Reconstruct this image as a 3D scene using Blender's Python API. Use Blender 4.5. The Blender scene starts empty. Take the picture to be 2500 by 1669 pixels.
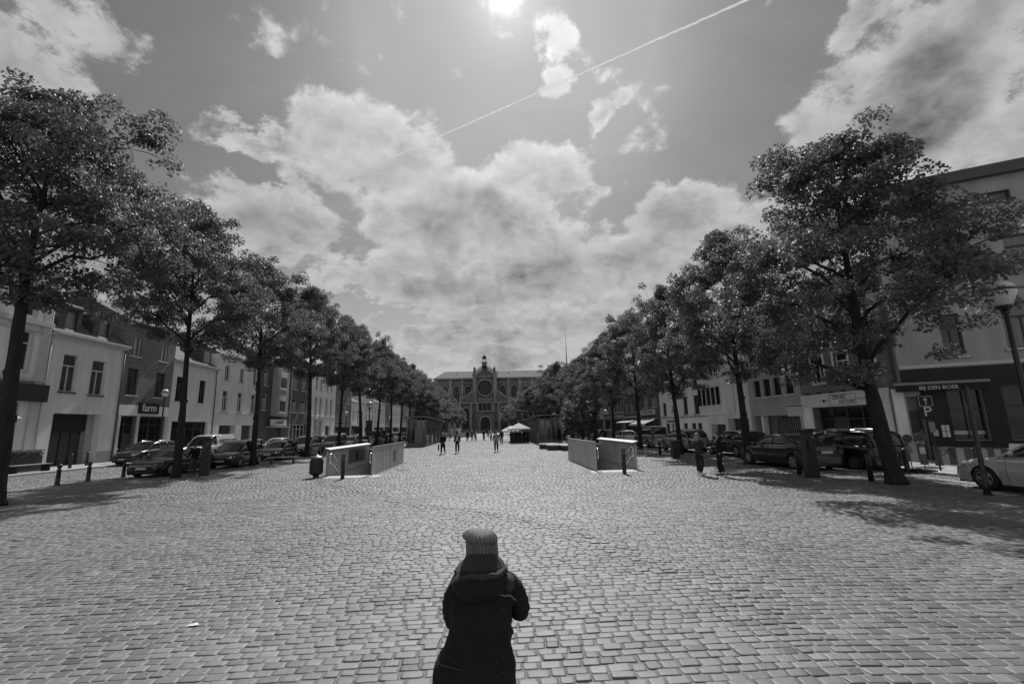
import bpy, math, random
import numpy as np
from mathutils import Vector, Matrix
R = math.radians
rnd = random.Random(11)
S = bpy.context.scene
C = S.collection

# ---------------------------------------------------------------- camera
cd = bpy.data.cameras.new("camera"); cam = bpy.data.objects.new("camera", cd); C.objects.link(cam)
YAW, PITCH, ROLL, CH = 0.05283, 0.18562, -0.0243, 2.11
fw = Vector((math.sin(YAW)*math.cos(PITCH), math.cos(YAW)*math.cos(PITCH), math.sin(PITCH)))
r0 = Vector((math.cos(YAW), -math.sin(YAW), 0)); u0 = r0.cross(fw)
rt = math.cos(ROLL)*r0 + math.sin(ROLL)*u0; up = -math.sin(ROLL)*r0 + math.cos(ROLL)*u0
cam.matrix_world = Matrix(((rt.x, up.x, -fw.x, 0), (rt.y, up.y, -fw.y, 0), (rt.z, up.z, -fw.z, CH), (0, 0, 0, 1)))
cd.sensor_width = 36; cd.lens = 36*1101.4/2500; cd.clip_start = 0.05; cd.clip_end = 60000
S.camera = cam
S.view_settings.view_transform = 'Standard'; S.view_settings.look = 'None'
S.view_settings.exposure = 0.0; S.view_settings.gamma = 1.0

# ---------------------------------------------------------------- sun
SUN_AZ, SUN_EL = R(3.5), R(48.3)
sd = Vector((math.sin(SUN_AZ)*math.cos(SUN_EL), math.cos(SUN_AZ)*math.cos(SUN_EL), math.sin(SUN_EL)))
sl = bpy.data.lights.new("sun", 'SUN'); sl.energy = 5.0; sl.angle = R(0.55); sl.color = (1, 1, 1)
so = bpy.data.objects.new("sun", sl); C.objects.link(so); so.rotation_euler = (-sd).to_track_quat('-Z', 'Y').to_euler()

# ---------------------------------------------------------------- node helper
class NT:
    def __init__(s, tree): s.t = tree; s.n = tree.nodes; s.l = tree.links
    def _in(s, sock, v):
        if isinstance(v, bpy.types.NodeSocket): s.l.new(v, sock)
        elif v is not None: sock.default_value = v
    def m(s, op, a, b=None, c=None, clamp=False):
        n = s.n.new('ShaderNodeMath'); n.operation = op; n.use_clamp = clamp
        s._in(n.inputs[0], a); s._in(n.inputs[1], b); s._in(n.inputs[2], c); return n.outputs[0]
    def noise(s, vec, scale, det=4, rough=.55, dist=0.0):
        n = s.n.new('ShaderNodeTexNoise'); s._in(n.inputs['Vector'], vec)
        n.inputs['Scale'].default_value = scale; n.inputs['Detail'].default_value = det
        n.inputs['Roughness'].default_value = rough; n.inputs['Distortion'].default_value = dist
        return n.outputs['Fac']
    def ramp(s, v, a, b, c, d, smooth=True):
        n = s.n.new('ShaderNodeMapRange'); n.interpolation_type = 'SMOOTHSTEP' if smooth else 'LINEAR'
        s._in(n.inputs[0], v)
        for i, q in enumerate((a, b, c, d)): s._in(n.inputs[i+1], q)
        return n.outputs[0]
    def mapv(s, vec, loc=(0, 0, 0), rot=(0, 0, 0), sc=(1, 1, 1), typ='POINT'):
        n = s.n.new('ShaderNodeMapping'); n.vector_type = typ; s._in(n.inputs[0], vec)
        n.inputs[1].default_value = loc; n.inputs[2].default_value = rot; n.inputs[3].default_value = sc
        return n.outputs[0]
    def comb(s, x, y, z=0.0):
        n = s.n.new('ShaderNodeCombineXYZ'); s._in(n.inputs[0], x); s._in(n.inputs[1], y); s._in(n.inputs[2], z); return n.outputs[0]

# ---------------------------------------------------------------- sky: Nishita air turned to grey, with cumulus
W = bpy.data.worlds.new("World"); S.world = W; W.use_nodes = True
T = NT(W.node_tree); T.n.clear()
out = T.n.new('ShaderNodeOutputWorld'); bg = T.n.new('ShaderNodeBackground'); bg.inputs[1].default_value = 0.1
T.l.new(bg.outputs[0], out.inputs[0])
sky = T.n.new('ShaderNodeTexSky'); sky.sky_type = 'NISHITA'; sky.sun_disc = False
sky.sun_elevation = SUN_EL; sky.sun_rotation = SUN_AZ; sky.air_density = 1.0; sky.dust_density = 1.2; sky.ozone_density = 1.0
bw = T.n.new('ShaderNodeRGBToBW'); T.l.new(sky.outputs[0], bw.inputs[0])
tc = T.n.new('ShaderNodeTexCoord'); D = tc.outputs['Generated']
sx = T.n.new('ShaderNodeSeparateXYZ'); T.l.new(D, sx.inputs[0])
dx, dy, dz = sx.outputs
az = T.m('ARCTAN2', dx, dy); el = T.m('ARCSINE', dz)
AE0 = T.comb(az, el)
wz = T.m('ADD', dz, .25); CW = T.comb(T.m('DIVIDE', dx, wz), T.m('DIVIDE', dy, wz), 0.0)
w1 = T.noise(CW, 3.2, 9, .72); w2n = T.noise(T.mapv(CW, (7.3, 2.1, 0)), 3.2, 9, .72)
AE = T.comb(T.m('ADD', az, T.m('MULTIPLY', T.m('SUBTRACT', w1, .5), .27)), T.m('ADD', el, T.m('MULTIPLY', T.m('SUBTRACT', w2n, .5), .20)))
AEs = T.comb(T.m('ADD', az, T.m('MULTIPLY', T.m('SUBTRACT', w1, .5), .19)), T.m('ADD', el, T.m('MULTIPLY', T.m('SUBTRACT', w2n, .5), .14)))
def bearing(px, py):                     # bearing of a cloud read off the photograph (2349 wide view)
    px *= 2500/2349; py *= 2500/2349
    v = fw + rt*((px-1250)/1101.4) - up*((py-834.5)/1101.4)
    return math.atan2(v.x, v.y), math.atan2(v.z, math.hypot(v.x, v.y))
CL = [ # x, y, rx, ry, weight, tilt(deg)
 (40,150,230,120,.85,0),(290,95,95,60,.45,-20),(120,20,200,60,.5,0),(835,172,50,30,.25,0),
 (640,325,210,42,.72,3),(830,285,90,70,.5,0),(470,285,70,35,.35,0),(630,520,215,105,1.0,5),(520,450,120,50,.5,0),
 (905,400,230,110,.9,12),(1060,520,300,170,1.05,15),(1210,390,150,90,.8,20),(1274,84,50,88,.74,0),(1286,196,46,60,.72,0),
 (1372,268,50,40,.85,-20),(1425,235,36,24,.5,-20),(1355,462,60,32,.4,0),(1535,500,140,75,.95,-8),(1480,580,190,75,.8,0),
 (1300,640,330,105,.95,0),(1020,650,240,75,.95,0),(860,640,190,55,.75,0),(955,768,150,50,1.0,0),(1135,766,105,36,.95,0),
 (1120,712,64,34,.9,0),(1330,745,230,60,.9,0),(1200,822,600,42,.7,0),(900,690,60,24,.6,0),(2120,250,330,220,1.35,-25),(1880,300,150,150,.85,-30),(1890,340,180,80,.8,-50),(2260,60,260,130,.85,0),
 (2330,390,220,90,.75,-15),(1960,50,120,60,.6,-25),(1750,500,120,50,.5,-40),(700,760,200,40,.4,0),
 (760,440,150,60,.5,15),(1150,480,160,90,.7,20),(1400,560,160,60,.6,10),(1180,600,420,120,.75,5),(300,560,150,60,.4,0),(200,420,260,80,.5,0),(1700,640,160,70,.5,0),(420,640,200,60,.4,0),
]
acc = None
for (x, y, rx, ry, w, tl) in CL:
    a0, e0 = bearing(x, y); k = 1/1035.0
    cz = max(.25, math.cos(e0)); a1, e1 = bearing(x+rx*.5, y); a2, e2 = bearing(x, y-ry*.5)
    ra = abs(a1-a0)*2+1e-3; re = abs(e2-e0)*2+1e-3
    small = rx < 160 and 500 < x < 1700 and w > .35 and rx != 150
    v = T.mapv(AEs if small else AE, (a0, e0, 0), (0, 0, R(-tl)), (ra, re, 1), 'TEXTURE')
    ln = T.n.new('ShaderNodeVectorMath'); ln.operation = 'LENGTH'; T.l.new(v, ln.inputs[0])
    g = T.ramp(ln.outputs['Value'], 0.1, 1.5, w, 0.0)
    acc = g if acc is None else T.m('SMOOTH_MAX', acc, g, .10)
# wide field of clouds behind and overhead so the light is the same from every side
behind = T.ramp(dy, 0.1, -0.3, 0.0, 0.55); acc = T.m('MAXIMUM', acc, behind)
zz = T.m('ADD', dz, 0.55)
CP = T.comb(T.m('DIVIDE', dx, zz), T.m('DIVIDE', dy, zz), 0.0)
CPs = T.mapv(CP, (-.002, -.022, 0))
def fbm(v):
    a = T.noise(v, 5.6, 10, .56, .15); b = T.noise(v, 15, 6, .6, .3); return T.m('ADD', T.m('MULTIPLY', a, .68), T.m('MULTIPLY', b, .32))
f0 = fbm(CP); f1 = fbm(CPs)
fl = T.noise(CP, 1.8, 3, .5)
dens = T.m('ADD', T.m('MULTIPLY', acc, 1.12), T.m('MULTIPLY', T.m('SUBTRACT', f0, .505), 3.7))
dens = T.m('ADD', dens, T.m('MULTIPLY', T.m('SUBTRACT', fl, .5), .6))
for (x, y, rx, ry, w) in ((1570, 60, 190, 120, .8), (770, 715, 150, 50, .45), (560, 170, 170, 90, .45), (590, 405, 110, 30, .35), (1100, 250, 130, 90, .4), (1230, 700, 50, 26, .3)):
    a0, e0 = bearing(x, y); a1, e1 = bearing(x+rx*.5, y); a2, e2 = bearing(x, y-ry*.5); v = T.mapv(AEs, (a0, e0, 0), (0, 0, 0), (abs(a1-a0)*2, abs(e2-e0)*2, 1), 'TEXTURE')
    ln = T.n.new('ShaderNodeVectorMath'); ln.operation = 'LENGTH'; T.l.new(v, ln.inputs[0]); dens = T.m('SUBTRACT', dens, T.ramp(ln.outputs['Value'], 0.1, 1.4, w, 0.0))
cov = T.ramp(dens, .17, .50, 0, 1)
patch = T.ramp(T.noise(T.mapv(CP, (3.1, .4, 0), sc=(1, 1.2, 1)), 6.5, 6, .55, .2), .46, .66, 0, 1)
thick = T.m('ADD', T.m('MULTIPLY', T.ramp(dens, .55, 1.35, 0, 1), .62), T.m('MULTIPLY', T.m('MULTIPLY', T.m('MULTIPLY', patch, T.ramp(el, R(7), R(20), .25, 1)), T.ramp(dens, .45, .95, 0, 1)), .36))
rel = T.ramp(T.m('SUBTRACT', f1, f0), -.085, .085, -1, 1, False)
# angle from the sun
vd = T.n.new('ShaderNodeVectorMath'); vd.operation = 'DOT_PRODUCT'; T.l.new(D, vd.inputs[0]); vd.inputs[1].default_value = sd
near = T.m('POWER', T.m('MAXIMUM', vd.outputs['Value'], 0.0), 14.0)
thick = T.m('MULTIPLY', thick, T.m('SUBTRACT', 1.0, T.m('MULTIPLY', near, .5)))
cb = T.m('SUBTRACT', 6.9, T.m('MULTIPLY', thick, 4.6))
cb = T.m('ADD', cb, T.m('MULTIPLY', rel, -1.25))
cb = T.m('MULTIPLY', cb, T.m('ADD', .68, T.m('MULTIPLY', near, .5)))
skyv = T.m('MINIMUM', T.m('MULTIPLY', bw.outputs[0], 0.53), 4.1)
hz = T.ramp(el, R(0), R(22), 1.35, 0.0)
skyv = T.m('ADD', skyv, hz)
veil = T.m('MULTIPLY', T.ramp(T.noise(T.mapv(CP, sc=(.6, 1.4, 1)), 1.6, 6, .6), .4, .75, 0, 1), .75)
skyv = T.m('ADD', skyv, veil)
mx = T.n.new('ShaderNodeMix'); mx.data_type = 'FLOAT'
T.l.new(cov, mx.inputs[0]); T.l.new(skyv, mx.inputs[2]); T.l.new(cb, mx.inputs[3])
glare = T.m('MULTIPLY', T.m('POWER', T.m('MAXIMUM', vd.outputs['Value'], 0.0), 9000.0), 26.0)
glare3 = T.m('MULTIPLY', T.m('POWER', T.m('MAXIMUM', vd.outputs['Value'], 0.0), 500.0), 2.2)
glare2 = T.m('MULTIPLY', T.m('POWER', T.m('MAXIMUM', vd.outputs['Value'], 0.0), 70.0), 1.6)
tot = T.m('ADD', T.m('ADD', T.m('ADD', mx.outputs[0], glare), glare3), glare2)
tot = T.m('MULTIPLY', tot, T.ramp(dz, -.05, 0.0, .35, 1))
T.l.new(tot, bg.inputs[0])
try: W.cycles.sampling_method = 'MANUAL'; W.cycles.sample_map_resolution = 512
except Exception: pass

# ---------------------------------------------------------------- materials (the photograph is black and white)
MATS = {}
def mat(name, v, rough=.8, var=.12, scale=3.0, metal=0.0, bump=0.0, bscale=40.0, spec=.4, coat=0.0, stretch=(1, 1, 1), attr=None, trans=0.0):
    if name in MATS: return MATS[name]
    m = bpy.data.materials.new(name); m.use_nodes = True; t = NT(m.node_tree); t.n.clear()
    o = t.n.new('ShaderNodeOutputMaterial'); p = t.n.new('ShaderNodeBsdfPrincipled')
    c = t.n.new('ShaderNodeTexCoord'); vec = t.mapv(c.outputs['Object'], sc=stretch)
    nz = t.noise(vec, scale, 5, .6)
    val = t.ramp(nz, .3, .7, v*(1-var), v*(1+var), False)
    if attr:
        a = t.n.new('ShaderNodeAttribute'); a.attribute_name = attr
        val = t.m('MULTIPLY', val, t.ramp(a.outputs['Fac'], 0, 1, .52, 1.42, False))
        val = t.m('MULTIPLY', val, t.ramp(t.noise(vec, .5, 7, .68), .3, .7, .72, 1.24, False))
    cc = t.n.new('ShaderNodeCombineColor')
    for i in range(3): t.l.new(val, cc.inputs[i])
    t.l.new(cc.outputs[0], p.inputs['Base Color'])
    p.inputs['Roughness'].default_value = rough; p.inputs['Metallic'].default_value = metal
    p.inputs['Specular IOR Level'].default_value = spec; p.inputs['Coat Weight'].default_value = coat; p.inputs['Coat Roughness'].default_value = .04
    if bump:
        b = t.n.new('ShaderNodeBump'); b.inputs['Strength'].default_value = 1; b.inputs['Distance'].default_value = bump
        t.l.new(t.noise(vec, bscale, 5, .6), b.inputs['Height']); t.l.new(b.outputs[0], p.inputs['Normal'])
    sh = p.outputs[0]
    if trans:
        tr = t.n.new('ShaderNodeBsdfTranslucent'); t.l.new(cc.outputs[0], tr.inputs[0])
        ms = t.n.new('ShaderNodeMixShader'); ms.inputs[0].default_value = trans
        t.l.new(p.outputs[0], ms.inputs[1]); t.l.new(tr.outputs[0], ms.inputs[2]); sh = ms.outputs[0]
    t.l.new(sh, o.inputs[0]); MATS[name] = m; return m
def brickmat(name, v, mortar, bw_, bh, msize=.01, rough=.9, bump=.004, axis='YZ', var=.25, spec=.3, dirt=.15):
    if name in MATS: return MATS[name]
    m = bpy.data.materials.new(name); m.use_nodes = True; t = NT(m.node_tree); t.n.clear()
    o = t.n.new('ShaderNodeOutputMaterial'); p = t.n.new('ShaderNodeBsdfPrincipled')
    g = t.n.new('ShaderNodeNewGeometry'); s_ = t.n.new('ShaderNodeSeparateXYZ'); t.l.new(g.outputs['Position'], s_.inputs[0])
    i, j = ['XYZ'.index(a) for a in axis]
    vec = t.comb(s_.outputs[i], s_.outputs[j], 0.0)
    wob = t.n.new('ShaderNodeVectorMath'); wob.operation = 'ADD'; t.l.new(vec, wob.inputs[0])
    nn = t.noise(vec, 2.5/bw_*.2, 3); t.l.new(t.comb(t.m('MULTIPLY', t.m('SUBTRACT', nn, .5), bh*.25), t.m('MULTIPLY', t.m('SUBTRACT', nn, .5), bh*.25), 0.0), wob.inputs[1])
    b = t.n.new('ShaderNodeTexBrick'); t.l.new(wob.outputs[0], b.inputs['Vector'])
    b.inputs['Scale'].default_value = 1; b.inputs['Brick Width'].default_value = bw_; b.inputs['Row Height'].default_value = bh; b.inputs['Mortar Size'].default_value = msize
    b.inputs['Mortar Smooth'].default_value = .3
    b.inputs['Color1'].default_value = (v*(1-var),)*3+(1,); b.inputs['Color2'].default_value = (v*(1+var),)*3+(1,); b.inputs['Mortar'].default_value = (mortar,)*3+(1,)
    mul = t.n.new('ShaderNodeMix'); mul.data_type = 'RGBA'; mul.blend_type = 'MULTIPLY'; mul.inputs[0].default_value = 1
    t.l.new(b.outputs['Color'], mul.inputs[6]); nv = t.ramp(t.noise(vec, .45, 6, .65), .3, .7, 1-dirt, 1+dirt, False); cc = t.n.new('ShaderNodeCombineColor')
    for k in range(3): t.l.new(nv, cc.inputs[k])
    t.l.new(cc.outputs[0], mul.inputs[7]); t.l.new(mul.outputs[2], p.inputs['Base Color'])
    p.inputs['Roughness'].default_value = rough; p.inputs['Specular IOR Level'].default_value = spec
    bu = t.n.new('ShaderNodeBump'); bu.inputs['Strength'].default_value = 1; bu.inputs['Distance'].default_value = bump
    t.l.new(t.m('SUBTRACT', t.m('MULTIPLY', t.noise(vec, 30, 3), .3), b.outputs['Fac']), bu.inputs['Height']); t.l.new(bu.outputs[0], p.inputs['Normal'])
    t.l.new(p.outputs[0], o.inputs[0]); MATS[name] = m; return m

M_STONE = mat('sett_stone', .138, .55, .14, 9.0, bump=.003, bscale=55, spec=.4, attr='tone')
M_MORTAR = mat('joint_sand', .185, .95, .18, 14.0, bump=.004, bscale=90, spec=.1)
M_FARPAVE = brickmat('far_setts', .165, .10, .21, .16, .012, .7, .012, 'XY', .22, .4, .1)
M_ROAD = brickmat('road_setts', .20, .09, .21, .16, .014, .7, .014, 'XY', .25, .4, .14)
M_WALK = brickmat('pavement_slabs', .30, .18, .5, .5, .008, .8, .003, 'XY', .08, .3, .12)
M_KERB = mat('kerb_stone', .42, .7, .15, 4, bump=.002)
M_TACT = mat('tactile_slab', .5, .7, .06, 4)
M_RENDW = mat('render_white', .72, .85, .13, 1.3, bump=.002, bscale=8, stretch=(1, 1, .3))
M_RENDL = mat('render_light', .66, .85, .14, 1.2, bump=.002, bscale=8, stretch=(1, 1, .3))
M_RENDM = mat('render_mid', .33, .85, .16, 1.2, bump=.002, bscale=8, stretch=(1, 1, .3))
M_RENDD = mat('render_dark', .09, .85, .15, .8, bump=.002, bscale=8)
M_BRICK = brickmat('brick_dark', .10, .14, .22, .075, .008)
M_BRICKM = brickmat('brick_mid', .16, .2, .22, .075, .008)
M_BLACKW = mat('shopfront_black', .013, .6, .2, 2)
M_TRIM = mat('trim_stone', .5, .7, .08, 2)
M_FRAMEW = mat('frame_white', .62, .45, .05, 3)
M_FRAMED = mat('frame_dark', .05, .45, .1, 3)
M_GLASS = mat('window_glass', .015, .06, .3, 1.2, spec=.6)
M_CURT = mat('curtained_glass', .16, .25, .35, 2.5, spec=.6, stretch=(4, 4, .3))
M_CURTD = mat('dim_curtained_glass', .07, .2, .4, 2.0, spec=.6, stretch=(4, 4, .3))
M_TILE = brickmat('roof_tiles', .13, .04, .25, .3, .02, .8, .03, 'YZ', .15, .2)
M_SLATE = brickmat('roof_slate', .09, .05, .3, .25, .012, .8, .008, 'YZ', .15, .2)
M_CHURCH = brickmat('church_stone', .15, .10, 1.2, .5, .02, .9, .02, 'XZ', .16, .2, .4)
M_CHURCHL = mat('church_trim', .25, .85, .25, .4, bump=.02, bscale=2)
M_CHURCHD = mat('church_opening', .02, .5, .3, .6)
M_ZINC = mat('zinc_roof', .115, .85, .08, .4, spec=.15, metal=.0, stretch=(3, 1, 1))
M_BARK = mat('bark', .03, .9, .35, 6, bump=.03, bscale=9, spec=.2, stretch=(1.6, 1.6, .5))
M_LEAF = mat('leaf', .15, .55, .3, 1.6, spec=.4, trans=.42)
M_LEAF2 = mat('leaf_pale', .16, .42, .3, 1.6, spec=.5, trans=.45)
M_IRON = mat('black_iron', .018, .42, .3, 6, spec=.5)
M_STEEL = mat('brushed_steel', .40, .42, .22, 1.6, metal=.25, stretch=(1, 1, .6))
M_STEELC = mat('steel_cap', .22, .55, .06, 3, metal=.6)
M_STEELD = mat('dull_steel', .18, .45, .15, 2.0, metal=.7)
M_RAIL = mat('rail_steel', .75, .2, .04, 3, metal=1.0)
M_TYRE = mat('tyre', .018, .85, .2, 6)
M_RIM = mat('rim', .38, .3, .08, 6, metal=.8)
M_LAMPG = mat('lamp_glass', .62, .25, .06, 2, spec=.6)
M_HEADL = mat('headlamp', .5, .12, .3, 9, metal=.6)
M_TAILL = mat('tail_lamp', .09, .15, .2, 9)
M_PLATE = mat('plate', .5, .5, .25, 22, stretch=(1, 1, .3))
M_CANVAS = mat('canvas_white', .62, .85, .05, 3, trans=.25)
M_CANVASM = mat('canvas_grey', .25, .85, .1, 3)
M_WOOD = mat('dark_wood', .06, .7, .25, 4, stretch=(1, 1, .2))
M_SKIN = mat('skin', .32, .6, .08, 6)
M_HAIRL = mat('hair_fair', .22, .6, .4, 24, stretch=(4, 4, .6))
M_HAIRD = mat('hair_dark', .03, .5, .4, 24, stretch=(4, 4, .6))
CLOTH = {k: mat('cloth_'+k, v, .9, .2, 5, bump=.006, bscale=14) for k, v in dict(black=.008, charcoal=.02, dark=.034, mid=.11, light=.26, pale=.45, denim=.06).items()}
PAINT = {k: mat('paint_'+k, v, .22, .03, 2, metal=mt, spec=.4, coat=.55) for k, (v, mt) in dict(black=(.012, .0), graphite=(.035, .4), grey=(.07, .5), silver=(.30, .6), white=(.6, 0), pale=(.55, .35), slate=(.02, .2)).items()}

# ---------------------------------------------------------------- mesh helpers
class MB:
    def __init__(s): s.v = []; s.f = []
    def q(s, *p):
        n = len(s.v); s.v += [tuple(a) for a in p]; s.f.append(tuple(range(n, n+len(p)))); return s
    def box(s, x0, x1, y0, y1, z0, z1):
        n = len(s.v); s.v += [(x0, y0, z0), (x1, y0, z0), (x1, y1, z0), (x0, y1, z0), (x0, y0, z1), (x1, y0, z1), (x1, y1, z1), (x0, y1, z1)]
        s.f += [(n+a, n+b, n+c, n+d) for a, b, c, d in ((0, 3, 2, 1), (4, 5, 6, 7), (0, 1, 5, 4), (1, 2, 6, 5), (2, 3, 7, 6), (3, 0, 4, 7))]; return s
    def tube(s, pts, rad, n=8, cap=True):
        pts = [Vector(p) for p in pts]; rr = rad if isinstance(rad, (list, tuple)) else [rad]*len(pts)
        st = len(s.v); ref = None
        for i, p in enumerate(pts):
            d = (pts[min(i+1, len(pts)-1)] - pts[max(i-1, 0)]).normalized()
            if ref is None: ref = Vector((1, 0, 0)) if abs(d.x) < .8 else Vector((0, 1, 0))
            a = (ref - d*ref.dot(d)).normalized(); b = d.cross(a); ref = a
            for k in range(n):
                t = 2*math.pi*k/n; s.v.append(tuple(p + (a*math.cos(t)+b*math.sin(t))*rr[i]))
        for i in range(len(pts)-1):
            for k in range(n):
                s.f.append((st+i*n+k, st+i*n+(k+1) % n, st+(i+1)*n+(k+1) % n, st+(i+1)*n+k))
        if cap: s.f.append(tuple(st+k for k in reversed(range(n)))); s.f.append(tuple(st+(len(pts)-1)*n+k for k in range(n)))
        return s
    def lathe(s, prof, c=(0, 0, 0), n=16, axis='Z', sq=1.0):
        st = len(s.v)
        for r, h in prof:
            for k in range(n):
                t = 2*math.pi*k/n; a, b = r*math.cos(t), r*math.sin(t)*sq
                p = (a, b, h) if axis == 'Z' else ((h, a, b) if axis == 'X' else (a, h, b))
                s.v.append((p[0]+c[0], p[1]+c[1], p[2]+c[2]))
        for i in range(len(prof)-1):
            for k in range(n): s.f.append((st+i*n+k, st+i*n+(k+1) % n, st+(i+1)*n+(k+1) % n, st+(i+1)*n+k))
        s.f.append(tuple(st+k for k in reversed(range(n)))); s.f.append(tuple(st+(len(prof)-1)*n+k for k in range(n)))
        return s
    def ell(s, c, r, n=12, m=8):
        return s.lathe([(max(1e-4, math.sin(math.pi*i/m)), -math.cos(math.pi*i/m)) for i in range(m+1)], (0, 0, 0), n)._sc(-(m+1)*n, c, r)
    def _sc(s, k, c, r):
        for i in range(len(s.v)+k, len(s.v)): a = s.v[i]; s.v[i] = (a[0]*r[0]+c[0], a[1]*r[1]+c[1], a[2]*r[2]+c[2])
        return s
    def prism(s, poly, vec):
        n = len(s.v); k = len(poly); s.v += [tuple(p) for p in poly] + [(p[0]+vec[0], p[1]+vec[1], p[2]+vec[2]) for p in poly]
        s.f.append(tuple(n+i for i in range(k))); s.f.append(tuple(n+k+i for i in reversed(range(k))))
        for i in range(k): s.f.append((n+i, n+k+i, n+k+(i+1) % k, n+(i+1) % k))
        return s
def mk(name, mb, m, parent=None, smooth=False, bevel=0):
    me = bpy.data.meshes.new(name); me.from_pydata(mb.v, [], mb.f); me.update(); me.materials.append(m)
    if smooth: me.polygons.foreach_set('use_smooth', [True]*len(me.polygons))
    o = bpy.data.objects.new(name, me); C.objects.link(o)
    if parent: o.parent = parent
    if bevel:
        b = o.modifiers.new('b', 'BEVEL'); b.width = bevel; b.segments = 2; b.limit_method = 'ANGLE'
    return o
def tag(o, label=None, cat=None, group=None, kind=None):
    if label: o['label'] = label
    if cat: o['category'] = cat
    if group: o['group'] = group
    if kind: o['kind'] = kind
    return o
def thing(name, label, cat, loc=(0, 0, 0), rz=0, group=None, sc=1.0):
    o = bpy.data.objects.new(name, None); C.objects.link(o); o.location = loc; o.rotation_euler = (0, 0, rz); o.scale = (sc,)*3
    o.empty_display_size = .1
    return tag(o, label, cat, group)
def struct(name, mb, m, smooth=False):
    o = mk(name, mb, m, None, smooth); o['kind'] = 'structure'; return o
def text(name, s, size, m, parent, mat4, ext=.012, width=None):
    cu = bpy.data.curves.new(name, 'FONT'); cu.body = s; cu.size = size; cu.extrude = ext; cu.align_x = 'CENTER'; cu.align_y = 'CENTER'; cu.resolution_u = 3; cu.offset = size*.012
    tmp = bpy.data.objects.new(name, cu); C.objects.link(tmp); bpy.context.view_layer.update()
    me = bpy.data.meshes.new_from_object(tmp.evaluated_get(bpy.context.evaluated_depsgraph_get())); bpy.data.objects.remove(tmp); bpy.data.curves.remove(cu)
    me.name = name; me.materials.clear(); me.materials.append(m)
    o = bpy.data.objects.new(name, me); C.objects.link(o); o.parent = parent; o.matrix_local = mat4
    return o
def copytree(o, parent=None):
    c = o.copy(); C.objects.link(c); c.parent = parent
    for ch in o.children: copytree(ch, c)
    return c
ORD = ['first', 'second', 'third', 'fourth', 'fifth', 'sixth', 'seventh', 'eighth', 'ninth', 'tenth', 'eleventh', 'twelfth', 'thirteenth', 'fourteenth', 'fifteenth', 'sixteenth', 'seventeenth', 'eighteenth', 'nineteenth', 'twentieth']

# ---------------------------------------------------------------- ground
XL, XRT = -31.0, 20.3                       # facade lines
HOLES = [(-7.78, -5.68, 22.75, 30.4), (4.98, 6.86, 21.7, 29.0)]
def sheet(x0, x1, y0, y1, z, holes=()):
    mb = MB(); xs = sorted({x0, x1} | {a for h in holes for a in h[:2]}); ys = sorted({y0, y1} | {a for h in holes for a in h[2:]})
    for i in range(len(xs)-1):
        for j in range(len(ys)-1):
            cx, cy = (xs[i]+xs[i+1])/2, (ys[j]+ys[j+1])/2
            if any(h[0] < cx < h[1] and h[2] < cy < h[3] for h in holes): continue
            mb.q((xs[i], ys[j], z), (xs[i+1], ys[j], z), (xs[i+1], ys[j+1], z), (xs[i], ys[j+1], z))
    return mb
YN = 82.0
struct('ground', sheet(-3000, 3000, YN, 6000, -.02), M_FARPAVE)
struct('ground', sheet(-3000, 3000, -300, YN, -.0068, HOLES), M_MORTAR)
struct('square', sheet(-19.9, 13.6, YN, 193, -.012), M_FARPAVE)
struct('road', sheet(-26.9, -19.9, YN, 193, -.008), M_ROAD)
struct('road', sheet(13.6, 16.6, YN, 193, -.008), M_ROAD)
mb = MB(); mb.box(XL-.3, -27.05, -20, 193, -.3, .10); struct('pavement', mb, M_WALK)
mb = MB(); mb.box(-27.05, -26.85, -20, 193, -.3, .115); struct('kerb', mb, M_KERB)
mb = MB(); mb.box(16.75, XRT+.3, -20, 193, -.3, .06); struct('pavement', mb, M_WALK)
mb = MB(); mb.box(16.58, 16.75, -20, 193, -.3, .075); struct('kerb', mb, M_KERB)

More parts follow.
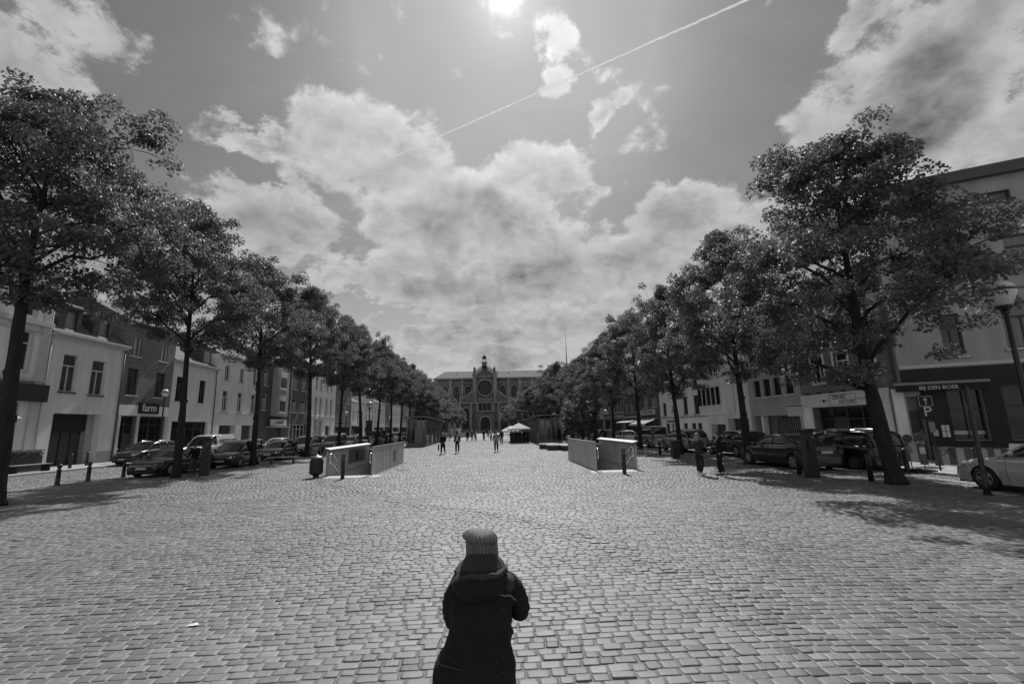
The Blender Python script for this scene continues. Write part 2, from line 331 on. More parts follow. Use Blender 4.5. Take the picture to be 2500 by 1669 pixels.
def SEAM(y): return np.interp(y, SY, SXs)
SY, SXs = [3.4, 4.9, 5.6, 6.3, 6.9, 8.07, 9.5, 10.6, 11.9, 14, 20, 46], [3.1, 3.03, 3.05, 2.97, 2.59, 2.08, 1.64, .92, -.19, -2.5, -7, -16]
def stones(name, y0, y1, xlo, xhi, lod, seed, w=(.13, .228), row=.128, wave=True, clipcam=True):
    rg = np.random.RandomState(seed); CX = []; 
    y = y0
    while y < y1:
        h = row*rg.uniform(.88, 1.12)
        a, b = xlo, xhi
        if clipcam: a = max(a, -1.32*(y+1.2)-1.5); b = min(b, 1.42*(y+1.2)+1.5)
        if b-a < .6: y += h; continue
        n = int((b-a)/((w[0]+w[1])/2))+2
        ws = rg.uniform(w[0], w[1], n); xs = a + np.cumsum(ws) - ws; 
        keep = xs+ws < b
        xs, ws = xs[keep], ws[keep]
        CX.append(np.stack([xs+ws/2, np.full(len(xs), y+h/2), ws, np.full(len(xs), h)], 1)); y += h
    A = np.concatenate(CX); cx, cy, ww, hh = A.T
    dyw = (.17*np.sin(cx*.28+.6)+.02*np.sin(cx*.9+cy*.25)+.006*np.sin(cx*2.3+cy*.8)) if wave else 0*cx
    sx_s = SEAM(cy); side = np.where(cx > sx_s, 1., 0.)      # the two laying directions meet along a seam
    if wave: dyw = dyw + side*(-.085*(cx-sx_s))
    bound = (cy+dyw < y1+.3)
    seam = np.abs(cx-sx_s) if wave else np.full(len(cx), 9.)
    for hx0, hx1, hy0, hy1 in HOLES: bound &= ~((cx > hx0-.25) & (cx < hx1+.25) & (cy+dyw > hy0-.95) & (cy+dyw < hy1+.15))
    cx, cy, ww, hh, seam, dyw = [q[bound] for q in (cx, cy, ww, hh, seam, dyw)]
    N = len(cx); cy = cy + dyw
    near = np.exp(-(seam/.35)**2)*(rg.rand(N) < .75)
    gap = rg.uniform(.004, .015, N) + near*.018; cy = cy+rg.normal(0, .004, N); dz = rg.normal(0, .0028, N) + near*rg.uniform(0, .012, N)
    # low-frequency undulation of the worn paving
    dz = dz + .0025*np.sin(cx*.7+1)*np.sin(cy*.55); dz = np.clip(dz, -.004, .02)
    K = 12 if lod == 0 else 8
    t = (np.arange(K)+.5)/K*2*np.pi
    p = .24 if lod == 0 else .3
    ex = np.sign(np.cos(t))*np.abs(np.cos(t))**p; ey = np.sign(np.sin(t))*np.abs(np.sin(t))**p
    rings = [(0.7, .000), (.96, -.0012), (1.0, -.007), (1.01, -.04)] if lod == 0 else [(.95, .0), (1.0, -.006), (1.01, -.04)]
    j = 1+rg.normal(0, .042 if lod == 0 else .03, (N, K))
    tx, ty = rg.normal(0, .010, N), rg.normal(0, .016, N); sk = rg.normal(0, .06, N)
    V = []
    for s_, z_ in rings:
        rx = (ww/2-gap/2)[:, None]*ex[None]*s_*j; ry = (hh/2-gap/2)[:, None]*ey[None]*s_*j
        x = cx[:, None]+rx+sk[:, None]*ry; yy = cy[:, None]+ry+side_t(side, bound)[:, None]*(-.085)*rx*(1 if wave else 0)
        z = dz[:, None]+z_+tx[:, None]*rx+ty[:, None]*ry
        V.append(np.stack([x, yy, z], 2))
    V = np.stack(V, 1)                                    # N, rings, K, 3
    nr = len(rings); V = V.reshape(-1, 3)
    base = (np.arange(N)*nr*K)[:, None]
    top = base+np.arange(K)[None]
    qs = []
    for r_ in range(nr-1):
        for k in range(K):
            qs.append(np.stack([r_*K+np.array(k), (r_+1)*K+np.array(k), (r_+1)*K+np.array((k+1) % K), r_*K+np.array((k+1) % K)]))
    qs = np.array(qs)                                     # nq,4
    Q = (base[:, :, None]+qs[None]).reshape(-1)
    me = bpy.data.meshes.new(name); nq = len(qs)*N
    me.vertices.add(len(V)); me.vertices.foreach_set('co', V.reshape(-1).astype(np.float32))
    me.loops.add(N*K+nq*4); me.loops.foreach_set('vertex_index', np.concatenate([top.reshape(-1), Q]).astype(np.int32))
    me.polygons.add(N+nq); ls = np.concatenate([np.arange(N)*K, N*K+np.arange(nq)*4]); me.polygons.foreach_set('loop_start', ls.astype(np.int32))
    me.polygons.foreach_set('use_smooth', np.ones(N+nq, bool))
    me.update(calc_edges=True)
    at = me.attributes.new('tone', 'FLOAT', 'POINT'); tone = np.clip(rg.normal(.5, .15, N), .1, 1); tone[rg.rand(N) < .03] = .0; tone[rg.rand(N) < .02] = .95
    at.data.foreach_set('value', np.repeat(tone, nr*K).astype(np.float32))
    me.materials.append(M_STONE); o = bpy.data.objects.new(name, me); C.objects.link(o); o['kind'] = 'structure'
    return o
def side_t(s, b): return s[b]
stones('square', 1.8, 16.0, -19.9, 13.4, 0, 3)
stones('square', 16.0, 82.0, -19.9, 13.2, 1, 4, wave=True)
stones('road', 14.0, 82.0, -26.8, -19.95, 1, 5, (.14, .2), .14, False)
stones('road', 6.0, 82.0, 13.5, 16.5, 1, 6, (.14, .2), .14, False)
mb = MB(); mb.box(-19.98, -19.86, -20, 193, -.2, .012); struct('kerb', mb, M_KERB)
mb = MB(); mb.box(15.2, 15.32, -20, 60, -.2, .012); struct('gutter', mb, M_KERB)

# ---------------------------------------------------------------- trees
def leafmesh(name, P, N_, size, m, seed):
    """P centres, N_ normals, folded leaf quads"""
    rg = np.random.RandomState(seed); n = len(P)
    d = rg.normal(size=(n, 3)); d -= (d*N_).sum(1)[:, None]*N_; d /= np.linalg.norm(d, axis=1)[:, None]+1e-9
    d[:, 2] -= .35; d /= np.linalg.norm(d, axis=1)[:, None]
    b = np.cross(N_, d); b /= np.linalg.norm(b, axis=1)[:, None]+1e-9
    L = (size*rg.uniform(.7, 1.35, n))[:, None]
    fold = N_*L*.16
    V = np.stack([P-d*L*.5, P+b*L*.42-d*L*.05+fold, P+d*L*.55-N_*L*.1, P-b*L*.42-d*L*.05+fold], 1).reshape(-1, 3)
    me = bpy.data.meshes.new(name); me.vertices.add(4*n); me.vertices.foreach_set('co', V.reshape(-1).astype(np.float32))
    idx = (np.arange(n)*4)[:, None]+np.array([0, 1, 2, 0, 2, 3])[None]
    me.loops.add(6*n); me.loops.foreach_set('vertex_index', idx.reshape(-1).astype(np.int32))
    me.polygons.add(2*n); me.polygons.foreach_set('loop_start', (np.arange(2*n)*3).astype(np.int32))
    me.update(calc_edges=True); me.materials.append(m); return me
def env(s, R_):        # crown outline, s = 0 bottom .. 1 top
    if s < 0 or s > 1: return 0
    return R_*((s/.22)**.6 if s < .22 else .06+.94*(1-((s-.22)/.78)**1.5)**.8)
def tree_meshes(seed, H, Rc, zb, trad, nclump=250, nleaf=120, lsize=.15, lean=.3, m=M_LEAF):
    g = random.Random(seed); rg = np.random.RandomState(seed)
    mb = MB(); pts = []; x = y = 0.0; ph = g.uniform(0, 6)
    for i in range(15):
        s = i/14; z = s*H*.86
        pts.append((x+lean*math.sin(s*3+ph)*.6-lean*.6*math.sin(ph), y+lean*math.cos(s*2.4+ph)*.4-lean*.4*math.cos(ph), z))
    def onstem(z):
        t = min(max(z/(H*.86), 0), .999)*14; i = int(t); f = t-i
        return tuple(pts[i][k]*(1-f)+pts[i+1][k]*f for k in range(3))
    zs = [0, .15, .5, 1, 1.6, 2.1, 2.6, 3.1, 3.6, 4.2, 5.0, 6, 7.2, 8.6, 10, H*.86]
    mb.tube([onstem(z) for z in zs], [trad*(1.28 if z == 0 else 1.1 if z < .2 else 1.0 if z < 3 else .95)*(1-.86*(z/(H*.9))**1.1)*g.uniform(.93, 1.1) for z in zs], 12)
    # knobs left by pruned limbs
    for _ in range(7):
        z = g.uniform(1.4, zb+.5); a = g.uniform(0, 6.28); c = onstem(z); r_ = trad*(1-.5*z/H)
        mb.ell((c[0]+math.cos(a)*r_*.8, c[1]+math.sin(a)*r_*.8, z), (r_*.42, r_*.42, r_*.5), 7, 5)
    clumps = []
    # limbs
    nl = 13
    for i in range(nl):
        z0 = zb-.4+(H*.80-zb)*(i/nl)**.9+g.uniform(-.2, .2); a = i*2.399+g.uniform(-.4, .4); c = Vector(onstem(z0))
        s = min(.97, (z0-zb)/(H-zb)+.16+.12*g.random()); zt = zb+s*(H-zb); rr = env(min(max(s, .03), .96), Rc)*g.uniform(.80, .98)
        e = Vector((math.cos(a)*rr, math.sin(a)*rr, zt)); q = []
        for k in range(7):
            t = k/6; p = c.lerp(e, t); p.z += math.sin(t*math.pi)*g.uniform(.2, .5); p += Vector((g.uniform(-1, 1), g.uniform(-1, 1), g.uniform(-.5, .5)))*.14*(t > 0)*(1 if k < 6 else 0); q.append(p)
        r_ = trad*.27*(1-.5*i/nl); mb.tube(q, [r_*(1-.85*k/6)+.008 for k in range(7)], 6, False)
        for k in range(2, 7):
            for _ in range(2):
                a2 = a+g.uniform(-1.2, 1.2); l = g.uniform(.7, 1.7); p = q[k]; e2 = p+Vector((math.cos(a2)*l, math.sin(a2)*l, g.uniform(-.35, .8)*l))
                mb.tube([p, p.lerp(e2, .5)+Vector((0, 0, .08)), e2], [r_*.32*(1-k/9)+.006, .012, .006], 4, False); clumps.append(tuple(e2))
    while len(clumps) < nclump:
        s = g.random()**.85; a = g.uniform(0, 6.283); e_ = env(s, Rc)*(1+.15*math.sin(a*3+seed)+.1*math.sin(a*5+s*9)); u = g.random()**.42
        z = zb+s*(H-zb); c = onstem(z); clumps.append((c[0]+math.cos(a)*e_*u, c[1]+math.sin(a)*e_*u, z+g.uniform(-.2, .2)))
    for k in range(9):     # shoots that break the outline
        a = g.uniform(0, 6.283); s = g.uniform(.55, 1.0); z = zb+s*(H-zb); e_ = env(min(s, .97), Rc)+.25; clumps.append((math.cos(a)*e_, math.sin(a)*e_, z+.4))
    P = []; NN = []
    for (cx, cy, cz) in clumps:
        r_ = g.uniform(.42, .8); h_ = r_*g.uniform(.35, .6); n = int(nleaf*(r_/.6)**2*g.uniform(.6, 1.2))
        q = rg.normal(size=(n, 3)); q /= np.linalg.norm(q, axis=1)[:, None]; q *= rg.rand(n)[:, None]**.4
        o = np.array([cx, cy, 0]); o = o/(np.linalg.norm(o)+1e-6)
        droop = -(q[:, 0]**2+q[:, 1]**2)*.25*r_
        P.append(np.stack([cx+q[:, 0]*r_, cy+q[:, 1]*r_, cz+q[:, 2]*h_+droop], 1))
        nn = rg.normal(0, .48, (n, 3))+np.array([0, 0, 1.0])+o*.35+q*.35; NN.append(nn/np.linalg.norm(nn, axis=1)[:, None])
    P = np.concatenate(P); NN = np.concatenate(NN)
    return mb, leafmesh('crown', P, NN, np.full(len(P), lsize), m, seed)
TM = []
TMP = [(1, 12.0, 5.2, 3.5, .29, 350, .17, .5), (2, 12.6, 4.2, 4.4, .25, 270, .17, .35), (3, 12.1, 4.1, 4.3, .24, 260, .17, .45), (4, 12.7, 4.4, 4.5, .25, 270, .17, .25), (5, 12.3, 4.0, 4.4, .24, 255, .17, .4),
 (6, 12.8, 4.4, 6.1, .27, 280, .17, .75), (7, 12.5, 4.2, 5.8, .25, 250, .17, .5), (8, 12.4, 4.1, 5.7, .24, 250, .17, .35)]
for (sd_, H_, Rc, zb, tr, ncl, ls, ln_) in TMP:
    tmb, cme = tree_meshes(sd_, H_, Rc, zb, tr, ncl, 150, .132, ln_); me = bpy.data.meshes.new('trunk'); me.from_pydata(tmb.v, [], tmb.f); me.update(); me.materials.append(M_BARK)
    me.polygons.foreach_set('use_smooth', [True]*len(me.polygons)); TM.append((me, cme))
def plant_tree(i, x, y, sc, rz, label, group, lean=(0, 0), szc=1.0):
    t = thing('street_tree', label, 'tree', (x, y, 0), rz, group, sc); t.rotation_mode = 'ZYX'; t.rotation_euler = (lean[0], lean[1], rz); t.scale = (sc*szc, sc*szc, sc)
    for nm, me in zip(('trunk', 'crown'), TM[i]):
        o = bpy.data.objects.new(nm, me); C.objects.link(o); o.parent = t
    return t
g = random.Random(5)
for i in range(20):
    x = [13.1, 13.0, 13.0, 13.0][i] if i < 4 else 13.0+g.uniform(-.15, .15); y = 14.55+8.26*i
    v = [0, 1, 2, 3, 4][i] if i < 5 else g.choice([1, 2, 3, 4]); sc = [1.0, .98, .98, .97, .97][i] if i < 5 else (g.uniform(1.06, 1.2) if 8 <= i < 15 else g.uniform(.95, 1.05))
    lab = 'large leafy tree, nearest of the right row, beside the parking arrow sign' if i == 0 else f'leafy street tree, {ORD[i]} from the near end of the right row'
    plant_tree(v, x, y, sc, g.uniform(0, 6.28) if i else 2.0, lab, 'trees in the right row', (R(-1) if i == 0 else 0, R(-4.8) if i == 0 else R(g.uniform(-1.5, .5))), .86 if i == 0 else .80)
for i in range(20):
    x = -15.9+g.uniform(-.12, .12); y = [16.0, 24.3, 32.0][i] if i < 3 else 16.28+8.26*i+g.uniform(-.15, .15)
    v = [5, 6, 7, 5, 6][i] if i < 5 else g.choice([5, 6, 7]); sc = [1.16, 1.14, 1.16, 1.16, 1.14][i] if i < 5 else g.uniform(1.10, 1.18)
    lab = 'tall leafy tree at the left edge, nearest of the left row' if i == 0 else f'leafy street tree, {ORD[i]} from the near end of the left row'
    plant_tree(v, x, y, sc, g.uniform(0, 6.28), lab, 'trees in the left row', (0, R(2.5) if i == 0 else R(g.uniform(0, 1.5))), .80 if i == 0 else .70 if i < 6 else .76)
# outer rows further down the square, seen between and above the first rows
for i, (x, y, s_) in enumerate([(-11.2, 88, .72), (-10.9, 98, .7), (-10.6, 109, .72), (-10.4, 120, .7), (-10.2, 132, .72), (-10.0, 145, .7), (7.6, 86, .74), (7.4, 96, .76), (7.2, 107, .74), (7.0, 119, .76), (6.8, 132, .74), (6.6, 145, .76)]):
    nm = ('left', 'kiosk on the left') if x < 0 else ('right', 'kiosk on the right'); k = i if i < 6 else i-6
    plant_tree(g.choice([1, 2, 3, 4]), x, y, s_, g.uniform(0, 6), f'leafy tree beyond the glass {nm[1]}, {ORD[k]} going towards the church', f'inner trees on the {nm[0]}', (0, 0), 1.0)
smb, sme = tree_meshes(21, 4.6, 1.7, 1.0, .07, 75, 70, .15, .1, M_LEAF2)
t = thing('small_tree', 'low bushy young tree between the right tree row and a lamp', 'tree', (11.6, 58, 0)); mk('trunk', smb, M_BARK, t, True)
o = bpy.data.objects.new('crown', sme); C.objects.link(o); o.parent = t
# bed of earth round each of the near trunks
mb = MB()

# ---------------------------------------------------------------- houses
class House:
    def __init__(s, side, Y0, Y1, H, m, label, name='house', depth=9.0, Xf=None, group='houses along the square', z0=0.0, cat='house'):
        s.side = side; s.X = Xf if Xf is not None else (XL if side < 0 else XRT); s.sg = 1 if side < 0 else -1
        s.Y0, s.Y1, s.H, s.depth = Y0, Y1, H, depth; s.m = m
        s.root = thing(name, label, cat, (s.X, (Y0+Y1)/2, 0), 0, group); s.op = []; s.z0 = z0
    def w(s, u, z, d):       # u = metres along the square (world Y), d outwards from facade -> local to root
        return (s.sg*d, u-(s.Y0+s.Y1)/2, z)
    def bx(s, mb, u0, u1, z0, z1, d0, d1):
        a = s.w(u0, z0, d0); b = s.w(u1, z1, d1); mb.box(min(a[0], b[0]), max(a[0], b[0]), min(a[1], b[1]), max(a[1], b[1]), z0, z1); return mb
    def box(s, name, m, *a, parent=None, bevel=0):
        mb = MB(); s.bx(mb, *a); return mk(name, mb, m, parent or s.root, False, bevel)
    def opening(s, u0, u1, z0, z1, rec=.2): s.op.append((u0, u1, z0, z1, rec))
    def window(s, u0, u1, z0, z1, frame=M_FRAMEW, glass=M_GLASS, lites=2, transom=.3, sill=M_TRIM, rec=.2, surround=None, fw_=.055, name='window'):
        s.opening(u0, u1, z0, z1, rec); mb = MB(); d0, d1 = -rec+.005, -rec+.065
        s.bx(mb, u0, u0+fw_, z0, z1, d0, d1); s.bx(mb, u1-fw_, u1, z0, z1, d0, d1); s.bx(mb, u0+fw_, u1-fw_, z0, z0+fw_*1.2, d0, d1); s.bx(mb, u0+fw_, u1-fw_, z1-fw_, z1, d0, d1)
        zt = z1-(z1-z0)*transom if transom else z1-fw_
        if transom: s.bx(mb, u0+fw_, u1-fw_, zt-.04, zt+.04, d0, d1+.004)
        for k in range(1, lites): u = u0+(u1-u0)*k/lites; s.bx(mb, u-.032, u+.032, z0+fw_, zt-.04 if transom else z1-fw_, d0, d1+.002)
        f = mk(name, mb, frame, s.root); s.box('pane', glass, u0+.01, u1-.01, z0+.01, z1-.01, -rec-.03, -rec+.003, parent=f)
        if sill: s.box('sill', sill, u0-.1, u1+.1, z0-.11, z0-.003, -.04, .09, parent=f)
        if surround:
            q = MB(); s.bx(q, u0-.14, u0-.002, z0, z1+.14, -.01, .035); s.bx(q, u1+.002, u1+.14, z0, z1+.14, -.01, .035); s.bx(q, u0-.002, u1+.002, z1+.002, z1+.14, -.01, .035); mk('surround', q, surround, f)
        return f
    def finish(s, top=None):
        us = sorted({s.Y0, s.Y1}|{a for o in s.op for a in o[:2]}); zs = sorted({s.z0, s.H}|{a for o in s.op for a in o[2:4]})
        mb = MB()
        for i in range(len(us)-1):
            for j in range(len(zs)-1):
                cu, cz = (us[i]+us[i+1])/2, (zs[j]+zs[j+1])/2
                if any(o[0] < cu < o[1] and o[2] < cz < o[3] for o in s.op): continue
                if cz < s.z0 or cz > s.H: continue
                mb.q(s.w(us[i], zs[j], 0), s.w(us[i+1], zs[j], 0), s.w(us[i+1], zs[j+1], 0), s.w(us[i], zs[j+1], 0))
        for (a, b, c, d, r_) in s.op:
            for p in (((a, c), (a, d)), ((b, c), (b, d)), ((a, c), (b, c)), ((a, d), (b, d))):
                (p0, q0), (p1, q1) = p; mb.q(s.w(p0, q0, 0), s.w(p1, q1, 0), s.w(p1, q1, -r_), s.w(p0, q0, -r_))
            mb.q(s.w(a, c, -r_-.04), s.w(b, c, -r_-.04), s.w(b, d, -r_-.04), s.w(a, d, -r_-.04))
        for u in (s.Y0+.004, s.Y1-.004): mb.q(s.w(u, s.z0, 0), s.w(u, s.H, 0), s.w(u, s.H, -s.depth), s.w(u, s.z0, -s.depth))
        mb.q(s.w(s.Y0, s.z0, -s.depth), s.w(s.Y1, s.z0, -s.depth), s.w(s.Y1, s.H, -s.depth), s.w(s.Y0, s.H, -s.depth))
        mb.q(s.w(s.Y0, s.H-.02, 0), s.w(s.Y1, s.H-.02, 0), s.w(s.Y1, s.H-.02, -s.depth), s.w(s.Y0, s.H-.02, -s.depth))
        mk('wall', mb, s.m, s.root)
    def cornice(s, z, m=M_TRIM, proj_=.4, h=.28):
        mb = MB(); s.bx(mb, s.Y0+.02, s.Y1-.02, z-h, z-h*.5, .002, proj_*.55); s.bx(mb, s.Y0+.02, s.Y1-.02, z-h*.5, z, .002, proj_); mk('cornice', mb, m, s.root)
    def band(s, z, h=.14, m=M_TRIM, p=.07): s.box('string_course', m, s.Y0+.02, s.Y1-.02, z, z+h, .002, p)
    def roof(s, rise, m=M_TILE, run=None, chim=True, flat=False):
        if flat:
            s.box('parapet', M_TRIM, s.Y0+.01, s.Y1-.01, s.H-.004, s.H+rise, -.3, .12); return None
        run = run or s.depth/2; mb = MB(); e = .25; z = s.H+.01
        P = [s.w(s.Y0, z, e), s.w(s.Y1, z, e), s.w(s.Y1, z+rise, -run), s.w(s.Y0, z+rise, -run)]
        Q = [s.w(s.Y0, z, -s.depth), s.w(s.Y1, z, -s.depth)]
        mb.q(*P); mb.q(P[3], P[2], Q[1], Q[0]); mb.q(P[0], P[3], Q[0]); mb.q(P[1], Q[1], P[2]); mb.q(P[0], P[1], Q[1], Q[0])
        r_ = mk('roof', mb, m, s.root)
        if chim:
            c = MB(); s.bx(c, s.Y1-.9, s.Y1-.2, s.H+rise*.6, s.H+rise+1.0, -run-.4, -run+.3)
            for k in range(2): q = s.w(s.Y1-.75+.4*k, 0, -run-.05); c.lathe([(.1, s.H+rise+1.0), (.08, s.H+rise+1.35)], (q[0], q[1], 0), 8)
            mk('chimney', c, M_BRICK, r_)
        return r_
    def downpipe(s, u, m=M_FRAMED, z1=None):
        a = s.w(u, .1, .09); b = s.w(u, (z1 or s.H)-.3, .09); mb = MB(); mb.tube([a, b], .055, 8); mk('downpipe', mb, m, s.root, True)
    def txt(s, string, u, z, size, m, d=.02, parent=None, ext=.01, name='lettering'):
        p = s.w(u, z, d)
        # reading direction: to the viewer's right
        if s.side < 0: M_ = Matrix(((0, 0, 1, p[0]), (1, 0, 0, p[1]), (0, 1, 0, p[2]), (0, 0, 0, 1)))
        else: M_ = Matrix(((0, 0, -1, p[0]), (-1, 0, 0, p[1]), (0, 1, 0, p[2]), (0, 0, 0, 1)))
        return text(name, string, size, m, parent or s.root, M_, ext)
    def shop(s, u0, u1, z0, z1, n=3, frame=M_FRAMED, rec=.35, door=None, glass=M_GLASS):
        s.opening(u0, u1, z0, z1, rec); mb = MB()
        for k in range(n+1):
            u = u0+(u1-u0)*k/n; s.bx(mb, max(u0, u-.05), min(u1, u+.05), z0, z1, -rec+.005, -rec+.09)
        s.bx(mb, u0+.05, u1-.05, z0, z0+.25, -rec+.005, -rec+.085); s.bx(mb, u0+.05, u1-.05, z1-.1, z1, -rec+.005, -rec+.085); s.bx(mb, u0+.05, u1-.05, z1-.75, z1-.69, -rec+.005, -rec+.08)
        f = mk('shop_window', mb, frame, s.root); s.box('pane', glass, u0+.01, u1-.01, z0+.01, z1-.01, -rec-.03, -rec+.002, parent=f)
        if door is not None:
            a = u0+(u1-u0)*door/n; b = u0+(u1-u0)*(door+1)/n; d = s.box('door', M_FRAMED, a+.06, b-.06, z0+.01, z0+2.1, -rec+.01, -rec+.06); s.box('handle', M_RAIL, b-.2, b-.16, z0+.9, z0+1.3, -rec+.06, -rec+.11, parent=d)
        return f

# --- left side
h = House(-1, 24.0, 32.9, 13.8, M_RENDW, 'tall ornate white corner house with a black shop sign at the left edge', group=None)
for u in (25.6, 28.6, 31.1):
    h.window(u-.55, u+.55, 6.6, 9.2, surround=M_TRIM); h.window(u-.5, u+.5, 10.3, 12.4, surround=M_TRIM)
h.band(9.75, .3, p=.22); h.band(5.9, .22, p=.18); h.band(9.3, .12, p=.12)
h.box('pilaster', M_TRIM, 32.2, 32.8, .1, 13.2, .002, .14); h.box('pilaster', M_TRIM, 24.1, 24.6, .1, 13.2, .002, .14)
h.shop(24.8, 31.6, .3, 4.3, 5); h.cornice(13.8, proj_=.6, h=.5); h.finish(); h.roof(2.5, M_SLATE)
sg = h.box('shop_sign', M_BLACKW, 25.0, 33.1, 4.55, 5.72, .16, .34)
h.downpipe(32.75, M_TRIM)
aw = thing('striped_awning', 'black and white striped awning under the black sign at the left edge', 'awning', (XL, 26.4, 0))
for k in range(18):
    y0 = -2.2+k*.28; mb = MB(); mb.q((.36, y0, 4.3), (.36, y0+.28, 4.3), (2.6, y0+.28, 3.35), (2.6, y0, 3.35)); mb.q((2.6, y0, 3.35), (2.6, y0+.28, 3.35), (2.6, y0+.28, 3.1), (2.6, y0, 3.1))
    mk('stripe', mb, M_CANVAS if k % 2 else CLOTH['charcoal'], aw)
h = House(-1, 32.9, 39.6, 9.55, M_RENDL, 'pale rendered two-storey house with a dark garage gate and two dormers')
h.window(34.15, 35.35, 5.42, 8.15, transom=.3, surround=None, glass=M_CURTD, sill=M_FRAMED); h.window(36.6, 37.9, 5.35, 8.05, transom=.3, glass=M_CURTD, sill=M_FRAMED)
h.opening(34.05, 38.1, .1, 3.86, 1.1)
gt = h.box('garage_gate', M_FRAMED, 34.1, 37.5, .1, 2.55, -1.0, -.9)
for k in range(1, 4): h.box('rib', M_BLACKW, 34.1+k*.85-.03, 34.1+k*.85+.03, .12, 2.5, -.9, -.86, parent=gt)
h.box('gate_header', M_BLACKW, 34.07, 37.5, 2.58, 3.84, -.95, -.6); h.box('gate_return', M_RENDM, 37.5, 38.08, .1, 3.84, -1.0, -.5)
h.cornice(9.62, M_TRIM, .5, .34); h.box('plinth', M_RENDM, 38.12, 39.5, .1, .95, .002, .04); h.downpipe(32.98, M_TRIM); h.downpipe(39.5); h.finish(); rf = h.roof(3.6, M_TILE, 3.6)
for (u0, u1) in ((33.6, 35.4), (36.5, 38.3)):
    d = MB(); h.bx(d, u0, u0+.5, 9.7, 11.6, -2.6, -.25); h.bx(d, u1-.35, u1, 9.7, 11.6, -2.6, -.25); h.bx(d, u0+.5, u1-.35, 9.7, 9.95, -2.6, -.27); h.bx(d, u0+.5, u1-.35, 11.4, 11.6, -2.6, -.27)
    dm = mk('dormer', d, M_FRAMED, h.root); h.box('pane', M_CURT, u0+.5, u1-.35, 9.95, 11.4, -.5, -.42, parent=dm); h.box('dormer_roof', M_SLATE, u0-.12, u1+.12, 11.6, 11.75, -2.9, .0, parent=dm)
h.box('skylight', M_FRAMED, 35.3, 35.9, 12.0, 12.12, -2.6, -1.6, parent=rf)
h = House(-1, 39.6, 45.7, 11.9, M_BRICKM, 'dark brick shop house with the white on black farm sign')
for u in (40.75, 44.1):
    h.window(u-.6, u+.6, 5.6, 7.9, glass=M_CURTD, frame=M_FRAMED); h.window(u-.55, u+.55, 9.0, 10.7, transom=None, glass=M_CURT)
h.box('shop_lintel', M_RENDL, 39.65, 45.6, 3.85, 4.75, .004, .07)
h.shop(39.95, 41.7, .25, 3.8, 2, door=1); h.shop(42.1, 45.2, .25, 3.8, 2); 
for u in (39.82, 41.9, 45.4): h.box('pillar', M_TRIM, u-.13, u+.13, .1, 3.84, .004, .09)
h.finish(); h.roof(2.6, M_TILE, chim=True); h.cornice(11.95, M_FRAMED)
sg = h.box('shop_sign', M_BLACKW, 41.7, 44.1, 4.05, 5.0, .08, .2); h.txt('farm', 42.9, 4.56, .95, M_FRAMEW, .205, parent=sg)
h = House(-1, 45.7, 52.9, 9.4, M_RENDL, 'pale house with one tall shuttered window and dark shopfront behind the second left tree')
for u in (46.9, 50.5): h.window(u-.55, u+.55, 5.4, 7.85, glass=M_GLASS, frame=M_FRAMED)
h.cornice(9.45, M_TRIM, .5, .3); h.shop(46.3, 52.0, .3, 3.45, 3); h.downpipe(52.75); h.finish(); h.roof(3.0, M_TILE)
d = MB(); h.bx(d, 50.4, 52.0, 9.6, 11.3, -2.5, -.3); dm = mk('dormer', d, M_FRAMED, h.root); h.box('pane', M_CURT, 50.7, 51.7, 9.9, 11.1, -.32, -.285, parent=dm)
h = House(-1, 52.9, 62.7, 11.2, M_RENDL, 'light rendered three-storey house with six tall windows and two shop openings')
for u in (54.9, 58.1, 61.3):
    h.window(u-.55, u+.55, 4.75, 7.1, frame=M_FRAMEW, glass=M_CURTD); h.window(u-.5, u+.5, 8.3, 10.1, frame=M_FRAMEW, glass=M_CURTD, transom=None)
h.band(4.42); h.opening(54.2, 57.7, .1, 3.1, .8); h.opening(59.0, 61.7, .1, 3.1, .5); h.box('shutter', M_FRAMED, 54.25, 57.65, .1, 3.05, -.78, -.7); h.box('door', M_FRAMED, 59.05, 61.65, .1, 3.05, -.48, -.4)
h.finish(); h.cornice(11.25); h.roof(2.6, M_TILE)
h = House(-1, 62.7, 72.2, 12.4, M_RENDD, 'dark house with white bay windows over the lettered restaurant sign')
for u, zz_ in ((64.3, 5.2), (64.3, 8.6), (71.2, 5.2)): h.window(u-.6, u+.6, zz_, zz_+2.2, glass=M_CURTD, transom=.3, lites=3)
h.box('bay', M_RENDM, 66.2, 69.9, 4.4, 11.4, .01, .8)
for z_ in (5.0, 8.4):
    f = h.box('window', M_FRAMEW, 66.9, 68.9, z_, z_+2.4, .81, .85); h.box('pane', M_CURTD, 67.0, 67.85, z_+.1, z_+1.6, .852, .87, parent=f); h.box('pane', M_CURTD, 67.95, 68.8, z_+.1, z_+1.6, .852, .87, parent=f)
    h.box('window_box', M_FRAMEW, 66.8, 69.0, z_-.25, z_-.05, .81, 1.0, parent=f)
sg = h.box('shop_sign', M_FRAMEW, 65.3, 70.2, 3.1, 3.95, .5, .62); h.txt('LA MARIE', 67.8, 3.52, .62, M_IRON, .625, parent=sg); h.box('canopy', M_TRIM, 65.2, 70.6, 2.85, 2.98, .02, 1.1)
h.opening(65.6, 69.9, .1, 2.8, .5); h.box('shutter', M_RENDD, 65.65, 69.85, .1, 2.75, -.48, -.4); h.finish(); h.roof(2.2, M_SLATE); h.cornice(12.45, M_FRAMED)
h = House(-1, 72.2, 80.6, 12.0, M_BRICK, 'dark brick house with a white framed wide window beside the third left tree')
for u, zz_ in ((74.0, 5.2), (77.4, 5.2), (74.0, 8.8), (77.4, 8.8)): h.window(u-.9, u+.9, zz_, zz_+2.1, lites=4, glass=M_CURTD)
